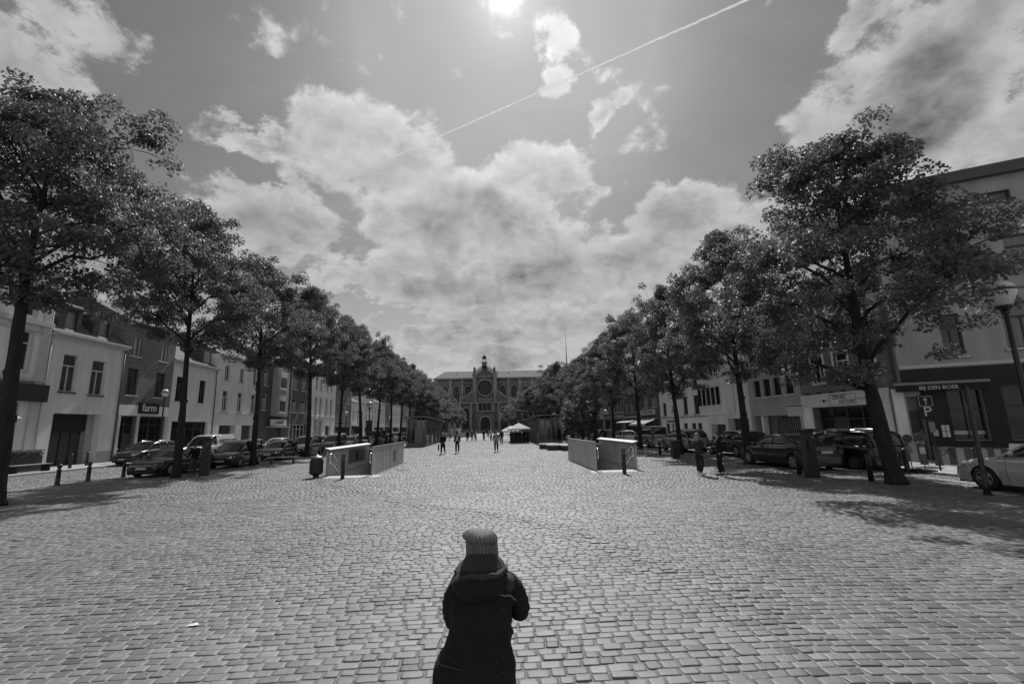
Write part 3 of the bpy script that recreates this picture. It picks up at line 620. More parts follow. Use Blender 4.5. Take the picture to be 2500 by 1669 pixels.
h.shop(73.2, 78.8, .3, 3.3, 4, frame=M_FRAMEW, door=1); h.downpipe(72.4, M_TRIM); h.finish(); h.roof(2.0, M_SLATE); h.cornice(12.05)
h = House(-1, 80.6, 93.3, 13.4, M_RENDW, 'white house with paired windows and a carved stone doorway')
for u in (83.0, 85.2, 88.4, 90.8):
    h.window(u-.5, u+.5, 5.1, 8.1, glass=M_CURTD, surround=M_TRIM); h.window(u-.5, u+.5, 9.6, 11.6, glass=M_CURTD)
h.band(4.6, .2, p=.15); h.opening(83.2, 85.0, .1, 3.0, .6); h.opening(88.2, 91.0, .1, 3.1, .5); h.box('door', M_WOOD, 83.25, 84.95, .1, 2.95, -.58, -.5); h.box('garage_gate', M_FRAMED, 88.25, 90.95, .1, 3.05, -.48, -.4)
mb = MB(); h.bx(mb, 82.6, 83.15, .1, 3.9, .004, .3); h.bx(mb, 85.05, 85.6, .1, 3.9, .004, .3); h.bx(mb, 82.5, 85.7, 3.9, 4.3, .004, .4); mb.prism([h.w(82.7, 4.3, .01), h.w(85.5, 4.3, .01), h.w(84.1, 5.05, .01)], (.3, 0, 0)); mk('door_surround', mb, M_RENDM, h.root)
h.finish(); h.roof(2.4, M_TILE); h.cornice(13.45)
def plain(side, Y0, Y1, H, m, label, nw, fl, gl=M_CURTD, fr=M_FRAMEW, roofm=M_TILE, rise=2.2, ww=.5, gh=3.2, flat=False, shopn=3, fh=None, sh=True, surround=None, band=True):
    h = House(side, Y0, Y1, H, m, label); fh = fh or (H-.9-gh-.5)/fl
    for k in range(fl):
        for i in range(nw):
            u = Y0+(Y1-Y0)*(i+.5)/nw; z = gh+.75+fh*k; h.window(u-ww, u+ww, z, z+fh*(.66 if k < fl-1 or fl == 1 else .56), glass=gl, frame=fr, surround=surround, rec=.16)
    if sh: h.shop(Y0+.6, Y1-.6, .2, gh-.35, shopn, door=0)
    if band: h.band(gh, .16)
    h.finish(); h.roof(rise, roofm, flat=flat); h.cornice(H+.02, M_TRIM if m is not M_BRICK else M_FRAMED); return h
plain(-1, 93.3, 103.9, 12.6, M_BRICKM, 'dark brick house behind the street lamp, left side', 3, 2)
h = plain(-1, 103.9, 114.9, 8.6, M_RENDW, 'low white house with a small white shop canopy, left side', 3, 1, gl=M_CURT, gh=3.6)
h.box('canopy', M_FRAMEW, 104.6, 108.6, 3.1, 3.4, .02, 1.0)  # canopy in the white frame paint
plain(-1, 114.9, 124.0, 10.5, M_RENDW, 'white three-storey house next to the low white house, left side', 3, 2, surround=M_TRIM)
plain(-1, 124.0, 137.2, 9.6, M_RENDL, 'light wide house with dark string courses, left side', 4, 2)
plain(-1, 137.2, 147.5, 11.5, M_BRICKM, 'brick house with tall shopfront far down the left side', 3, 2)
plain(-1, 147.5, 160.0, 10.2, M_RENDW, 'pale gabled house far down the left side beside the brick one', 4, 2)
plain(-1, 160.0, 176.0, 11.8, M_RENDM, 'grey house at the far end of the left side near the church', 5, 2)

# --- right side
h = House(1, -12.0, 0.0, 13.8, M_RENDM, 'tall grey four-storey house above the black cafe front, right edge', group=None, depth=11, name='cafe_building', cat='house')
h.root.location = (25.65, 18.49, 0); h.root.rotation_euler = (0, 0, R(61))
for (a, b, c, d, gl, li) in ((4.0, 5.4, 12.32, 12.79, M_CURTD, 2), (1.2, 2.6, 12.32, 12.79, M_CURTD, 2), (7.2, 8.6, 12.32, 12.79, M_CURTD, 2)): h.window(-b, -a, c, d, frame=M_FRAMED, transom=None, glass=gl, sill=M_FRAMED, lites=li)
for (a, b, c, d, gl, li) in ((4.75, 6.5, 8.7, 10.5, M_CURT, 2), (1.85, 2.65, 8.7, 10.5, M_CURTD, 1), (8.0, 9.8, 8.7, 10.5, M_CURTD, 2), (4.1, 6.2, 5.13, 7.25, M_CURT, 3), (1.85, 2.62, 4.95, 7.0, M_CURTD, 2), (8.0, 10.0, 5.1, 7.2, M_CURT, 2)): h.window(-b, -a, c, d, frame=M_FRAMED, transom=.3, lites=li, glass=gl, sill=M_TRIM)
h.band(11.62, .08, M_RENDD, .05); h.band(7.9, .06, M_RENDD, .03); h.band(4.45, .16, M_TRIM, .06)
def cshop(a, b, z0, z1, bars=2):
    h.opening(-b, -a, z0, z1, .3); q = MB(); h.bx(q, -b, -a, z0, z0+.08, -.29, -.2)
    for k in range(1, bars): u = -b+(b-a)*k/bars; h.bx(q, u-.03, u+.03, z0+.08, z1, -.29, -.2)
    h.bx(q, -b, -a, z1-.9, z1-.84, -.29, -.21); f = mk('shop_window', q, M_FRAMED, h.root); h.box('pane', M_GLASS, -b+.01, -a-.01, z0+.01, z1-.01, -.35, -.29, parent=f); return f
f = cshop(1.62, 2.85, 1.0, 3.3); h.box('lettered_strip', M_TRIM, -2.78, -1.7, 1.25, 1.42, -.27, -.25, parent=f)
cshop(3.55, 4.4, 1.0, 3.4, 1); cshop(5.2, 8.2, .9, 3.4, 3); h.opening(-.62, -.08, .08, 3.1, .5); h.box('door', M_FRAMED, -.6, -.1, .1, 2.4, -.48, -.42); h.box('door_handle', M_RAIL, -.56, -.53, .9, 1.5, -.42, -.38)
h.finish()
def clad(a, b, z0, z1): h.box('shopfront', M_BLACKW, -b, -a, z0, z1, .004, .06)
clad(-.0, 12, 3.42, 4.4); clad(.64, 1.60, .06, 3.418); clad(2.87, 3.53, .06, 3.418); clad(4.42, 5.18, .06, 3.418); clad(1.62, 2.85, .06, .98); clad(3.55, 4.4, .06, .98); clad(5.2, 8.2, .06, .88); clad(8.22, 12, .06, 3.418); clad(1.62, 2.85, 3.32, 3.418)
h.box('pilaster', M_RENDW, .02, .42, .06, 3.5, -.2, .1)
h.box('house_sign', M_FRAMED, -1.05, -.95, 6.9, 7.6, .05, .5); h.txt('G', -1.0, 7.25, .4, M_TRIM, .52)
mc = h.box('menu_board', M_FRAMEW, -1.44, -1.16, 1.15, 1.7, .07, .12); h.box('menu_bar', M_FRAMED, -1.44, -1.16, 1.41, 1.43, .121, .13, parent=mc); h.box('menu_bar', M_FRAMED, -1.31, -1.29, 1.15, 1.7, .131, .135, parent=mc)
h.box('notice', M_TRIM, -1.02, -.8, 1.2, 1.5, .07, .1)
for (a, b, z) in ((1.75, 2.1, 2.7), (2.4, 2.7, 2.5), (3.7, 4.0, 2.6)): q = MB(); q.tube([h.w(-a-(b-a)*t_, z+.18*math.sin(t_*9), -.27) for t_ in (0, .2, .4, .6, .8, 1)], .012, 4); mk('window_sketch', q, M_RENDM, h.root)
mb = MB(); h.bx(mb, -12, -.02, 13.55, 13.82, .003, .35); h.bx(mb, -12, -.02, 13.82, 14.15, -.3, .2); mk('cornice', mb, M_RENDD, h.root)
aw = thing('cafe_awning', 'rolled dark awning with white lettering over the black cafe front', 'awning', (20.4+.875*1.35, 21.4-.485*1.35, 0), R(61))
mb = MB(); mb.box(-.42, -.07, -1.75, 1.75, 3.62, 3.76); mk('cassette', mb, M_STEELC, aw, False, .02); mb = MB(); mb.box(-.40, -.36, -1.7, 1.7, 3.32, 3.617); mk('valance', mb, CLOTH['charcoal'], aw)
text('lettering', 'BIJ DEN BOER', .235, M_TRIM, aw, Matrix(((0, 0, -1, -.405), (-1, 0, 0, .1), (0, 1, 0, 3.46), (0, 0, 0, 1))), .004)
h = House(1, 22.0, 28.6, 10.4, M_BRICKM, 'brick house with white ground floor band lettered over a wide shop window', group='houses along the square')
h.window(26.3, 27.25, 4.3, 5.9, glass=M_GLASS, frame=M_FRAMEW, surround=M_FRAMEW); h.window(24.4, 25.4, 4.3, 5.9, glass=M_GLASS, frame=M_FRAMEW, surround=M_FRAMEW); h.window(22.6, 23.4, 4.3, 5.9, glass=M_GLASS, frame=M_FRAMEW, surround=M_FRAMEW)
for u in (26.75, 24.9, 23.0): h.window(u-.45, u+.45, 7.1, 9.0, glass=M_CURTD, frame=M_FRAMEW, surround=M_FRAMEW)
h.shop(23.3, 27.7, .15, 2.82, 4, door=2, rec=.5); h.finish()
h.box('fascia', M_FRAMEW, 22.02, 28.58, 2.84, 3.62, .004, .1); h.box('pier', M_RENDW, 22.02, 23.27, .06, 2.84, .004, .08); h.box('pier', M_RENDW, 27.73, 28.58, .06, 2.84, .004, .08)
for k in range(6): h.box('spotlight', M_IRON, 22.7+k*1.0, 22.78+k*1.0, 3.62, 3.72, .12, .32)
h.txt('DISHES', 25.35, 3.34, .33, M_IRON, .102, ext=.004); h.txt('FACTORY', 24.75, 3.08, .26, M_IRON, .102, ext=.004)
mb = MB(); h.bx(mb, 24.1, 26.1, 3.49, 3.51, .1, .11); h.bx(mb, 24.1, 26.1, 2.93, 2.95, .1, .11); h.bx(mb, 24.1, 24.12, 2.95, 3.49, .1, .11); h.bx(mb, 26.08, 26.1, 2.95, 3.49, .1, .11); h.bx(mb, 23.0, 24.0, 3.18, 3.2, .1, .11); h.bx(mb, 26.1, 26.9, 3.18, 3.2, .1, .11); h.bx(mb, 26.45, 26.6, 3.1, 3.28, .1, .112); mk('logo_frame', mb, M_IRON, h.root)
sg = h.box('hanging_sign', M_TRIM, 28.42, 28.48, 2.35, 2.95, .25, 1.15); h.box('bracket', M_IRON, 28.43, 28.47, 2.98, 3.02, .1, 1.2, parent=sg)
h.roof(2.5, M_TILE)
h = House(1, 28.6, 34.6, 9.9, M_RENDM, 'grey house with a boarded entrance recess between the brick shop and the beige bay house')
for u in (29.7, 31.0, 32.2, 33.4): h.window(u-.42, u+.42, 3.85, 5.1, glass=M_GLASS, frame=M_FRAMED, transom=None)
for u in (30.0, 32.0, 33.6): h.window(u-.5, u+.5, 6.4, 8.0, glass=M_CURTD, frame=M_FRAMED, transom=None)
h.opening(29.0, 34.2, .06, 2.45, 1.2); h.box('hoarding', M_RENDM, 30.6, 33.0, .06, 2.25, -1.1, -1.0)
for k in range(11): h.box('slat', M_WOOD, 30.62+k*.22, 30.7+k*.22, .1, 2.3, -1.0, -.96)
h.box('pier', M_RENDL, 33.1, 33.35, .06, 2.43, -.4, -.02); h.finish(); h.roof(.5, flat=True)
h = House(1, 34.6, 41.6, 9.6, M_RENDL, 'beige rendered house with a projecting bay of five narrow windows')
h.opening(35.0, 38.2, .06, 2.35, .7); h.opening(38.6, 41.2, .06, 1.9, .7); h.box('shutter', M_FRAMED, 35.05, 38.15, .06, 2.3, -.68, -.6); h.box('shutter', M_FRAMED, 38.65, 41.15, .06, 1.88, -.68, -.6); h.finish()
by = h.box('bay', M_RENDL, 36.7, 41.2, 2.75, 8.9, .01, 1.0, bevel=.12)
for z_ in (3.55, 6.0):
    for k in range(5): u = 37.15+k*.83; f = h.box('window', M_FRAMED, u, u+.6, z_, z_+1.5, 1.001, 1.03, parent=by); h.box('pane', M_GLASS, u+.06, u+.54, z_+.06, z_+1.44, 1.031, 1.04, parent=by)
h.roof(.5, flat=True); h.cornice(9.62, M_RENDL)
h = House(1, 41.6, 53.4, 10.2, M_RENDW, 'white rendered corner house with small windows and dark doors behind the silver van')
for (a, b, c, d) in ((51.7, 52.8, 5.55, 7.05), (51.5, 52.6, 2.95, 4.4), (49.7, 50.1, 5.9, 6.5), (49.6, 50.0, 3.3, 4.0), (45.9, 47.0, 5.45, 6.95), (45.8, 46.9, 2.95, 4.75), (43.2, 44.3, 5.4, 6.9), (43.2, 44.4, 2.95, 4.75), (51.7, 52.7, 7.9, 9.2), (46.0, 47.0, 7.9, 9.2), (43.3, 44.3, 7.9, 9.2)):
    h.window(a, b, c, d, glass=M_GLASS, frame=M_FRAMED, transom=None, lites=1, sill=M_RENDM)
for (a, b) in ((50.9, 52.0), (48.1, 49.3), (43.0, 44.0), (44.3, 45.3), (46.2, 47.2)): h.window(a, b, .7, 2.05, glass=M_GLASS, frame=M_FRAMED, transom=None, lites=1, sill=None)
h.opening(49.6, 50.5, .06, 2.1, .3); h.box('door', M_WOOD, 49.62, 50.48, .06, 2.08, -.28, -.22); h.band(2.6, .12, M_RENDM); h.box('lettering_board', M_FRAMED, 49.2, 51.6, 2.2, 2.36, .01, .04)
h.finish(); h.roof(2.4, M_TILE); h.cornice(10.22)
h = House(1, 53.4, 60.6, 9.4, M_BRICK, 'dark brick house with a white lettered board and a sloping awning')
for u in (55.4, 58.4): h.window(u-.95, u+.95, 4.1, 5.5, lites=4, glass=M_CURTD, transom=None); h.window(u-.95, u+.95, 6.7, 8.2, lites=4, glass=M_CURTD, transom=None)
h.shop(54.0, 60.0, .1, 2.5, 3); sg = h.box('shop_sign', M_FRAMEW, 55.0, 60.2, 3.2, 3.85, .02, .12); h.txt('COCO & LOUNGE', 57.6, 3.53, .5, M_IRON, .125, parent=sg, ext=.003); h.finish(); h.roof(1.8, M_SLATE)
aw = thing('sloping_awning', 'open sloping canvas awning under the white lettered board', 'awning', (XRT, 57.0, 0)); mb = MB(); mb.prism([(-.05, -3.1, 2.75), (-.05, 3.1, 2.75), (-1.8, 3.1, 2.05), (-1.8, -3.1, 2.05)], (0, 0, .05)); mk('canvas', mb, M_CANVASM, aw); mb = MB(); mb.box(-1.86, -1.8, -3.1, 3.1, 1.85, 2.1); mk('valance', mb, M_CANVAS, aw)
h = plain(1, 60.6, 68.1, 9.0, M_RENDD, 'dark grey house with three tall windows, right side', 3, 2, gl=M_GLASS, gh=3.0)
aw = thing('flat_awning', 'pale edged awning on the dark grey house, right side', 'awning', (XRT, 64.3, 0)); mb = MB(); mb.prism([(-.05, -3.3, 2.6), (-.05, 3.3, 2.6), (-1.5, 3.3, 2.3), (-1.5, -3.3, 2.3)], (0, 0, .06)); mk('canvas', mb, M_CANVAS, aw)
plain(1, 68.1, 75.8, 8.2, M_BRICKM, 'low brick house with a wide upper window, right side', 2, 1, ww=1.4)
plain(1, 75.8, 80.4, 9.0, M_BRICK, 'narrow dark brick house, right side', 2, 2, gl=M_GLASS)
plain(1, 80.4, 87.4, 11.0, M_RENDM, 'grey house with tall pilasters between its windows, right side', 3, 2, ww=.45, surround=M_TRIM, gh=3.4)
plain(1, 87.4, 101.1, 12.2, M_RENDW, 'light five-bay house behind the low bushy tree, right side', 5, 3, gl=M_CURTD)
plain(1, 101.1, 112.0, 10.0, M_BRICKM, 'brick house far down the right side', 4, 2)
plain(1, 112.0, 125.0, 11.5, M_RENDL, 'pale house far down the right side beyond the brick one', 5, 2)
plain(1, 125.0, 140.0, 10.0, M_RENDM, 'grey house with awnings far down the right side', 5, 2)
plain(1, 140.0, 160.0, 11.5, M_RENDW, 'white house at the far end of the right side', 6, 2)
plain(1, 160.0, 178.0, 10.5, M_BRICKM, 'brick house at the far end of the right side near the church', 6, 2)
# spire rising behind the right-hand houses
t = thing('spire', 'thin spike of a distant spire above the right tree row', 'spire', (35, 200, 0)); mb = MB(); mb.lathe([(.3, 0), (.25, 30), (.1, 38), (.04, 44)], n=8); mk('shaft', mb, M_CHURCH, t)
# building beside the church, behind the trees
h = thing('far_building', 'dark flat-roofed building beside the left end of the church', 'building', (-33, 205, 0)); mb = MB(); mb.box(-9, 7, 0, 8, 0, 19.5); mk('wall', mb, M_CHURCH, h); mb = MB(); mb.box(-2, 5, 1, 6, 19.5, 21.5); mk('roof_block', mb, M_RENDD, h)
for k in range(5): mb = MB(); mb.box(-8+k*3, -6.6+k*3, -.06, -.01, 14, 17); mk('window', mb, M_GLASS, h)

# ---------------------------------------------------------------- church
ch = thing('church', 'large stone church with rose window and lantern closing the end of the square', 'church', (0, 200, 0))
def CXx(c): return -23.83+(c-324)*.03473
def CZ(c): return 23.5-(c-444)*.03497
def chp(name, m, x0, x1, z0, z1, y0, y1, parent=None): mb = MB(); mb.box(x0, x1, y0, y1, z0, z1); return mk(name, mb, m, parent or ch)
def arch(w, h, n=12):       # outline, origin at the middle of the base
    r = w/2; return [(-r, 0), (r, 0)]+[(r*math.cos(math.pi*k/n), h-r+r*math.sin(math.pi*k/n)) for k in range(n+1)]
def archring(w, h, t, d0, d1, cx, z):
    mb = MB(); o = arch(w+2*t, h+t); i = arch(w, h); 
    o = o[1:]+[o[0]]; i = i[1:]+[i[0]]
    for k in range(len(o)-1):
        a, b, c, d = o[k], o[k+1], i[k+1], i[k]; P = [(cx+p[0], d0, z+p[1]) for p in (a, b, c, d)]; mb.prism(P, (0, d1-d0, 0))
    return mb
XR = 62
wall = chp('wall', M_CHURCH, -24.2, XR, 0, CZ(452), 0, 18)
mb = MB(); z0, z1 = CZ(444)+.1, 27.7; P = [(-24.6, -.6), (XR, -.6), (XR, 18), (-24.6, 18)]
a, b, c, d = [(p[0], p[1], z0) for p in P]; e, f = (-20.2, 8, z1), (XR, 8, z1)
mb.q(a, b, f, e); mb.q(b, c, f); mb.q(c, d, e, f); mb.q(d, a, e); rf = mk('roof', mb, M_ZINC, ch)
mb = MB()
for k in range(56): x = -19.6+k*1.45; mb.box(x-.04, x+.04, 7.6-8.0, -.3, z0+.05, z0+.1)
for k in range(5): chp('roof_hatch', M_FRAMED, [-14.6, 8.8, 16.8, 30, 42][k], [-14.6, 8.8, 16.8, 30, 42][k]+.35, z0+2.3, z0+3.0, 4.6, 5.2, rf)
chp('cornice', M_CHURCHL, -24.7, XR, CZ(452), CZ(436), -.7, -.002); chp('string_course', M_CHURCHL, -24.3, XR, CZ(500)-.15, CZ(500)+.15, -.18, -.002)
for c in (340, 520, 668, 1255, 1400, 1560, 1710, 1860): chp('pilaster', M_CHURCHL, CXx(c)-.55, CXx(c)+.55, 0, CZ(452)-.02, -.35, -.004)
for c in (452, 595, 740, 1183, 1327, 1475, 1630, 1780, 1930):
    mb = MB(); mb.prism([(CXx(c)+p[0], -.02, 12.5+p[1]) for p in arch(2.6, CZ(540)-12.5)], (0, -.05, 0)); w_ = mk('window', mb, M_CHURCHD, ch)
    mk('arch_moulding', archring(2.6, CZ(540)-12.5, .38, -.30, -.08, CXx(c), 12.5), M_CHURCHL, w_)
    for q in (-.45, .45): mb = MB(); mb.box(CXx(c)+q-.06, CXx(c)+q+.06, -.13, -.08, 12.5, CZ(560)); mk('mullion', mb, M_CHURCHL, w_)
# central bay
BX0, BX1 = CXx(812), CXx(1108); BC = CXx(957)
mb = MB(); zt = CZ(425); mb.prism([(BX0, -3, 0), (BX1, -3, 0), (BX1, -3, zt), (BC, -3, CZ(318)), (BX0, -3, zt)], (0, 9, 0)); bay = mk('gable_wall', mb, M_CHURCH, ch)
for c in (828, 1085): chp('buttress', M_CHURCHL, CXx(c)-.75, CXx(c)+.75, 0, CZ(428), -4.1, -3.004, bay); chp('buttress_cap', M_CHURCHL, CXx(c)-1.0, CXx(c)+1.0, CZ(428), CZ(412), -4.3, -2.8, bay)
chp('cornice', M_CHURCHL, BX0+1.3, BX1-1.3, CZ(436), CZ(424), -3.5, -3.004, bay)
for s_ in (-1, 1):
    e = BX0-.5 if s_ < 0 else BX1+.5; mb = MB(); mb.prism([(e, -3.6, CZ(412)), (e, -3.6, CZ(400)), (BC, -3.6, CZ(296)), (BC, -3.6, CZ(320))], (0, 1.2, 0)); mk('gable_coping', mb, M_CHURCHL, bay)
    for k in range(9):
        t = (k+.7)/10; x = e+(BC-e)*t; z = CZ(400)+(CZ(296)-CZ(400))*t; mb = MB(); mb.lathe([(.12, z), (.2, z+.35), (.1, z+.7)], (x, -3.1, 0), 6); mk('baluster', mb, M_CHURCHL, bay)
    mb = MB(); mb.tube([(e*.93+BC*.07, -3.1, CZ(400)+1.2), (BC, -3.1, CZ(296)+.7)], .13, 5); mk('gable_rail', mb, M_CHURCHL, bay)
for c in (828, 1078):
    x = CXx(c); mb = MB(); mb.lathe([(.62, CZ(410)), (.62, CZ(395)), (.42, CZ(392)), (.42, CZ(345)), (.62, CZ(342)), (.55, CZ(332)), (.2, CZ(312)), (.04, CZ(298))], (x, -3.4, 0), 8); mk('pinnacle', mb, M_CHURCH, ch)
# lantern
x = CXx(953); mb = MB(); mb.box(x-1.05, x+1.05, -3.6, -1.4, CZ(330), CZ(252)); ln = mk('lantern_base', mb, M_CHURCH, ch); chp('lantern_cornice', M_CHURCHL, x-1.3, x+1.3, CZ(256), CZ(248), -3.85, -1.15, ln)
for a in range(4): mb = MB(); mb.lathe([(.17, CZ(250)), (.14, CZ(206))], (x+(.55 if a % 2 else -.55), -2.5+(.55 if a > 1 else -.55), 0), 8); mk('column', mb, M_CHURCHL, ln)
mb = MB(); mb.lathe([(.85, CZ(207)), (.9, CZ(200)), (.95, CZ(196)), (.92, CZ(185)), (.7, CZ(172)), (.3, CZ(162)), (.12, CZ(156)), (.16, CZ(152)), (.03, CZ(143))], (x, -2.5, 0), 12); mk('dome', mb, M_CHURCHD, ln)
# rose window
rc = (CXx(957), CZ(570)); mb = MB(); mb.lathe([(3.25, -3.03), (3.25, -3.06)], (rc[0], 0, rc[1]), 40, 'Y'); rw = mk('rose_window', mb, M_CHURCHD, ch)
mb = MB()
for k in range(40):
    t0, t1 = 2*math.pi*k/40, 2*math.pi*(k+1)/40; mb.prism([(rc[0]+r_*math.cos(t), -3.5, rc[1]+r_*math.sin(t)) for r_, t in ((3.25, t0), (3.75, t0), (3.75, t1), (3.25, t1))], (0, .49, 0))
mk('rose_ring', mb, M_CHURCHL, rw); mb = MB()
for k in range(12): t = math.pi*k/6; mb.tube([(rc[0]+.7*math.cos(t), -3.12, rc[1]+.7*math.sin(t)), (rc[0]+3.2*math.cos(t), -3.12, rc[1]+3.2*math.sin(t))], .07, 5)
for rr in (.7, 2.1): mb.tube([(rc[0]+rr*math.cos(math.pi*k/12), -3.12, rc[1]+rr*math.sin(math.pi*k/12)) for k in range(25)], .07, 5, False)
mk('tracery', mb, M_CHURCH, rw)
# lower front with sloping aisle balustrades, arches, porch
LX0, LX1 = CXx(632), CXx(1292)
lf = chp('lower_front', M_CHURCH, LX0, LX1, 0, CZ(765), -6, -3.002); chp('cornice', M_CHURCHL, LX0-.4, LX1+.4, CZ(766), CZ(752), -6.6, -3.1, lf)
for s_, xa, xb in ((-1, BX0, CXx(655)), (1, BX1, CXx(1250))):
    mb = MB(); mb.prism([(xa, -5.6, CZ(752)), (xa, -5.6, CZ(610)), (xb, -5.6, CZ(735)), (xb, -5.6, CZ(752))], (0, .01, 0)) if False else None
    mb = MB(); mb.prism([(xa, -5.4, CZ(600)), (xa, -5.4, CZ(622)), (xb, -5.4, CZ(728)), (xb, -5.4, CZ(706))], (0, .5, 0)); r_ = mk('raking_coping', mb, M_CHURCHL, lf)
    for k in range(7):
        t = (k+.6)/7.4; x = xa+(xb-xa)*t; mb = MB(); mb.box(x-.14, x+.14, -5.35, -5.0, CZ(752), CZ(622)+(CZ(728)-CZ(622))*t); mk('colonnette', mb, M_CHURCHL, r_)
    mb = MB(); mb.prism([(xa, -4.9, CZ(752)), (xa, -4.9, CZ(625)), (xb, -4.9, CZ(730)), (xb, -4.9, CZ(752))], (0, 1.8, 0)); mk('aisle_roof', mb, M_CHURCH, lf)
    mb = MB(); mb.lathe([(.5, CZ(752)), (.5, CZ(700)), (.6, CZ(698)), (.1, CZ(680))], (xb, -5.6, 0), 8); mk('pinnacle', mb, M_CHURCHL, lf)
mb = MB(); mb.box(CXx(880), CXx(1050), -6.9, -6.6, CZ(718), CZ(712)); bl = mk('balustrade', mb, M_CHURCHL, lf)
for k in range(11): x = CXx(884)+k*.57; mb = MB(); mb.box(x-.1, x+.1, -6.85, -6.65, CZ(752), CZ(718)); mk('baluster', mb, M_CHURCHL, bl)
for c in (722, 1188):
    mb = MB(); mb.prism([(CXx(c)+p[0], -6.02, 1.8+p[1]) for p in arch(2.9, CZ(820)-1.8)], (0, -.05, 0)); w_ = mk('arched_window', mb, M_CHURCHD, lf); mk('arch_moulding', archring(2.9, CZ(820)-1.8, .45, -6.5, -6.08, CXx(c), 1.8), M_CHURCHL, w_)
for c in (650, 785, 862, 1052, 1120, 1262): chp('pilaster', M_CHURCHL, CXx(c)-.4, CXx(c)+.4, 0, CZ(768), -6.7, -6.004, lf)
pc = chp('porch', M_CHURCH, CXx(868), CXx(1046), 0, CZ(860), -8, -6.004); chp('porch_cornice', M_CHURCHL, CXx(858), CXx(1056), CZ(872), CZ(858), -8.5, -6.1, pc)
for k in range(4): x = CXx(885)+k*1.75; chp('niche', M_CHURCHD, x, x+1.0, CZ(850), CZ(775), -6.2, -6.01, pc)
mb = MB(); mb.prism([(CXx(957)+p[0], -8.02, p[1]) for p in arch(3.9, CZ(933))], (0, -.04, 0)); dr = mk('portal', mb, M_CHURCHD, pc); mk('portal_arch', archring(3.9, CZ(933), .75, -8.6, -8.07, CXx(957), 0), M_CHURCHL, dr)
mb = MB()
for k in range(5): mb.box(LX0+2+k*.3, LX1-2-k*.3, -12+k*.5, -6, -.02+k*.16, .14+k*.16)
mk('steps', mb, M_CHURCHL, ch)
for s_ in (0, 1):
    a, b = (-24.2, LX0) if s_ == 0 else (LX1, XR); chp('aisle', M_CHURCH, a, b-.01, 0, CZ(800), -5, -.4); mb = MB(); mb.prism([(a, -5.3, CZ(800)), (a, -.4, CZ(800)), (a, -.4, CZ(740))], (b-a-.01, 0, 0)); mk('aisle_roof', mb, M_ZINC, ch)

# ---------------------------------------------------------------- glass kiosks
M_KG = bpy.data.materials.new('kiosk_glass'); M_KG.use_nodes = True; _t = NT(M_KG.node_tree); _t.n.clear(); _o = _t.n.new('ShaderNodeOutputMaterial'); _a = _t.n.new('ShaderNodeBsdfTransparent'); _a.inputs[0].default_value = (.6, .6, .6, 1); _b = _t.n.new('ShaderNodeBsdfGlossy'); _b.inputs['Roughness'].default_value = .05; _m = _t.n.new('ShaderNodeMixShader'); _f = _t.n.new('ShaderNodeFresnel'); _t.l.new(_t.m('ADD', _f.outputs[0], .08), _m.inputs[0]); _t.l.new(_a.outputs[0], _m.inputs[1]); _t.l.new(_b.outputs[0], _m.inputs[2]); _t.l.new(_m.outputs[0], _o.inputs[0])
def kiosk(label, x0, x1, y0, y1, hz, side):
    t = thing('glass_kiosk', label, 'kiosk', ((x0+x1)/2, (y0+y1)/2, 0)); w2, l2 = (x1-x0)/2, (y1-y0)/2
    mb = MB(); mb.prism([(-w2-.35, -l2-.5, hz), (w2+.35, -l2-.5, hz), (w2+.35, l2+.5, hz-.25), (-w2-.35, l2+.5, hz-.25)], (0, 0, .14)); mk('roof', mb, M_STEELD, t)
    mb = MB(); mb.box(-w2+.1, w2-.1, -l2+.1, l2-.1, 0, hz-.3); mk('glazing', mb, M_KG, t)
    for q_ in range(3): mb = MB(); yy = -l2+3+q_*6; mb.box(-w2+.5, w2-.6, yy, yy+1.6, .01, 2.3); mk('machine', mb, [M_RENDM, M_STEELD, M_RENDD][q_], t)
    for k in range(14):
        y = -l2+.06+(2*l2-.12)*k/13
        for s_ in (-1, 1): mb = MB(); mb.box(s_*w2-.05, s_*w2+.05, y-.05, y+.05, 0, hz-.1); mk('post', mb, M_STEELD, t)
    for k in range(1, 4): x = -w2+2*w2*k/4; mb = MB(); mb.box(x-.04, x+.04, -l2-.02, -l2+.06, 0, hz-.02); mk('post', mb, M_STEELD, t)
    mb = MB(); mb.box(-w2, w2, -l2-.03, -l2+.09, 0, .35); mk('plinth', mb, M_STEELD, t)
    for s_ in (-1, 1):
        for k in range(0, 13, 3): y = -l2+.06+(2*l2-.12)*(k+.5)/13; mb = MB(); mb.box(s_*(w2-.09), s_*(w2-.05), y-.5, y+.5, .2, 2.3); mk('panel', mb, M_STEELD if k % 4 else M_WOOD, t)
    return t, w2, l2
t, w2, l2 = kiosk('glass kiosk with flat steel roof and poster on the left of the square', -10.2, -7.9, 57, 77, 3.5, -1)
mb = MB(); mb.box(w2-1.3, w2-.35, -l2-.06, -l2-.032, .55, 2.2); mk('poster', mb, M_CURT, t)
kiosk('glass kiosk with flat steel roof on the right of the square', 5.9, 8.6, 54.5, 75, 3.3, 1)
mb = MB(); mb.box(-.5, .5, -.06, .06, 0, 1.1)

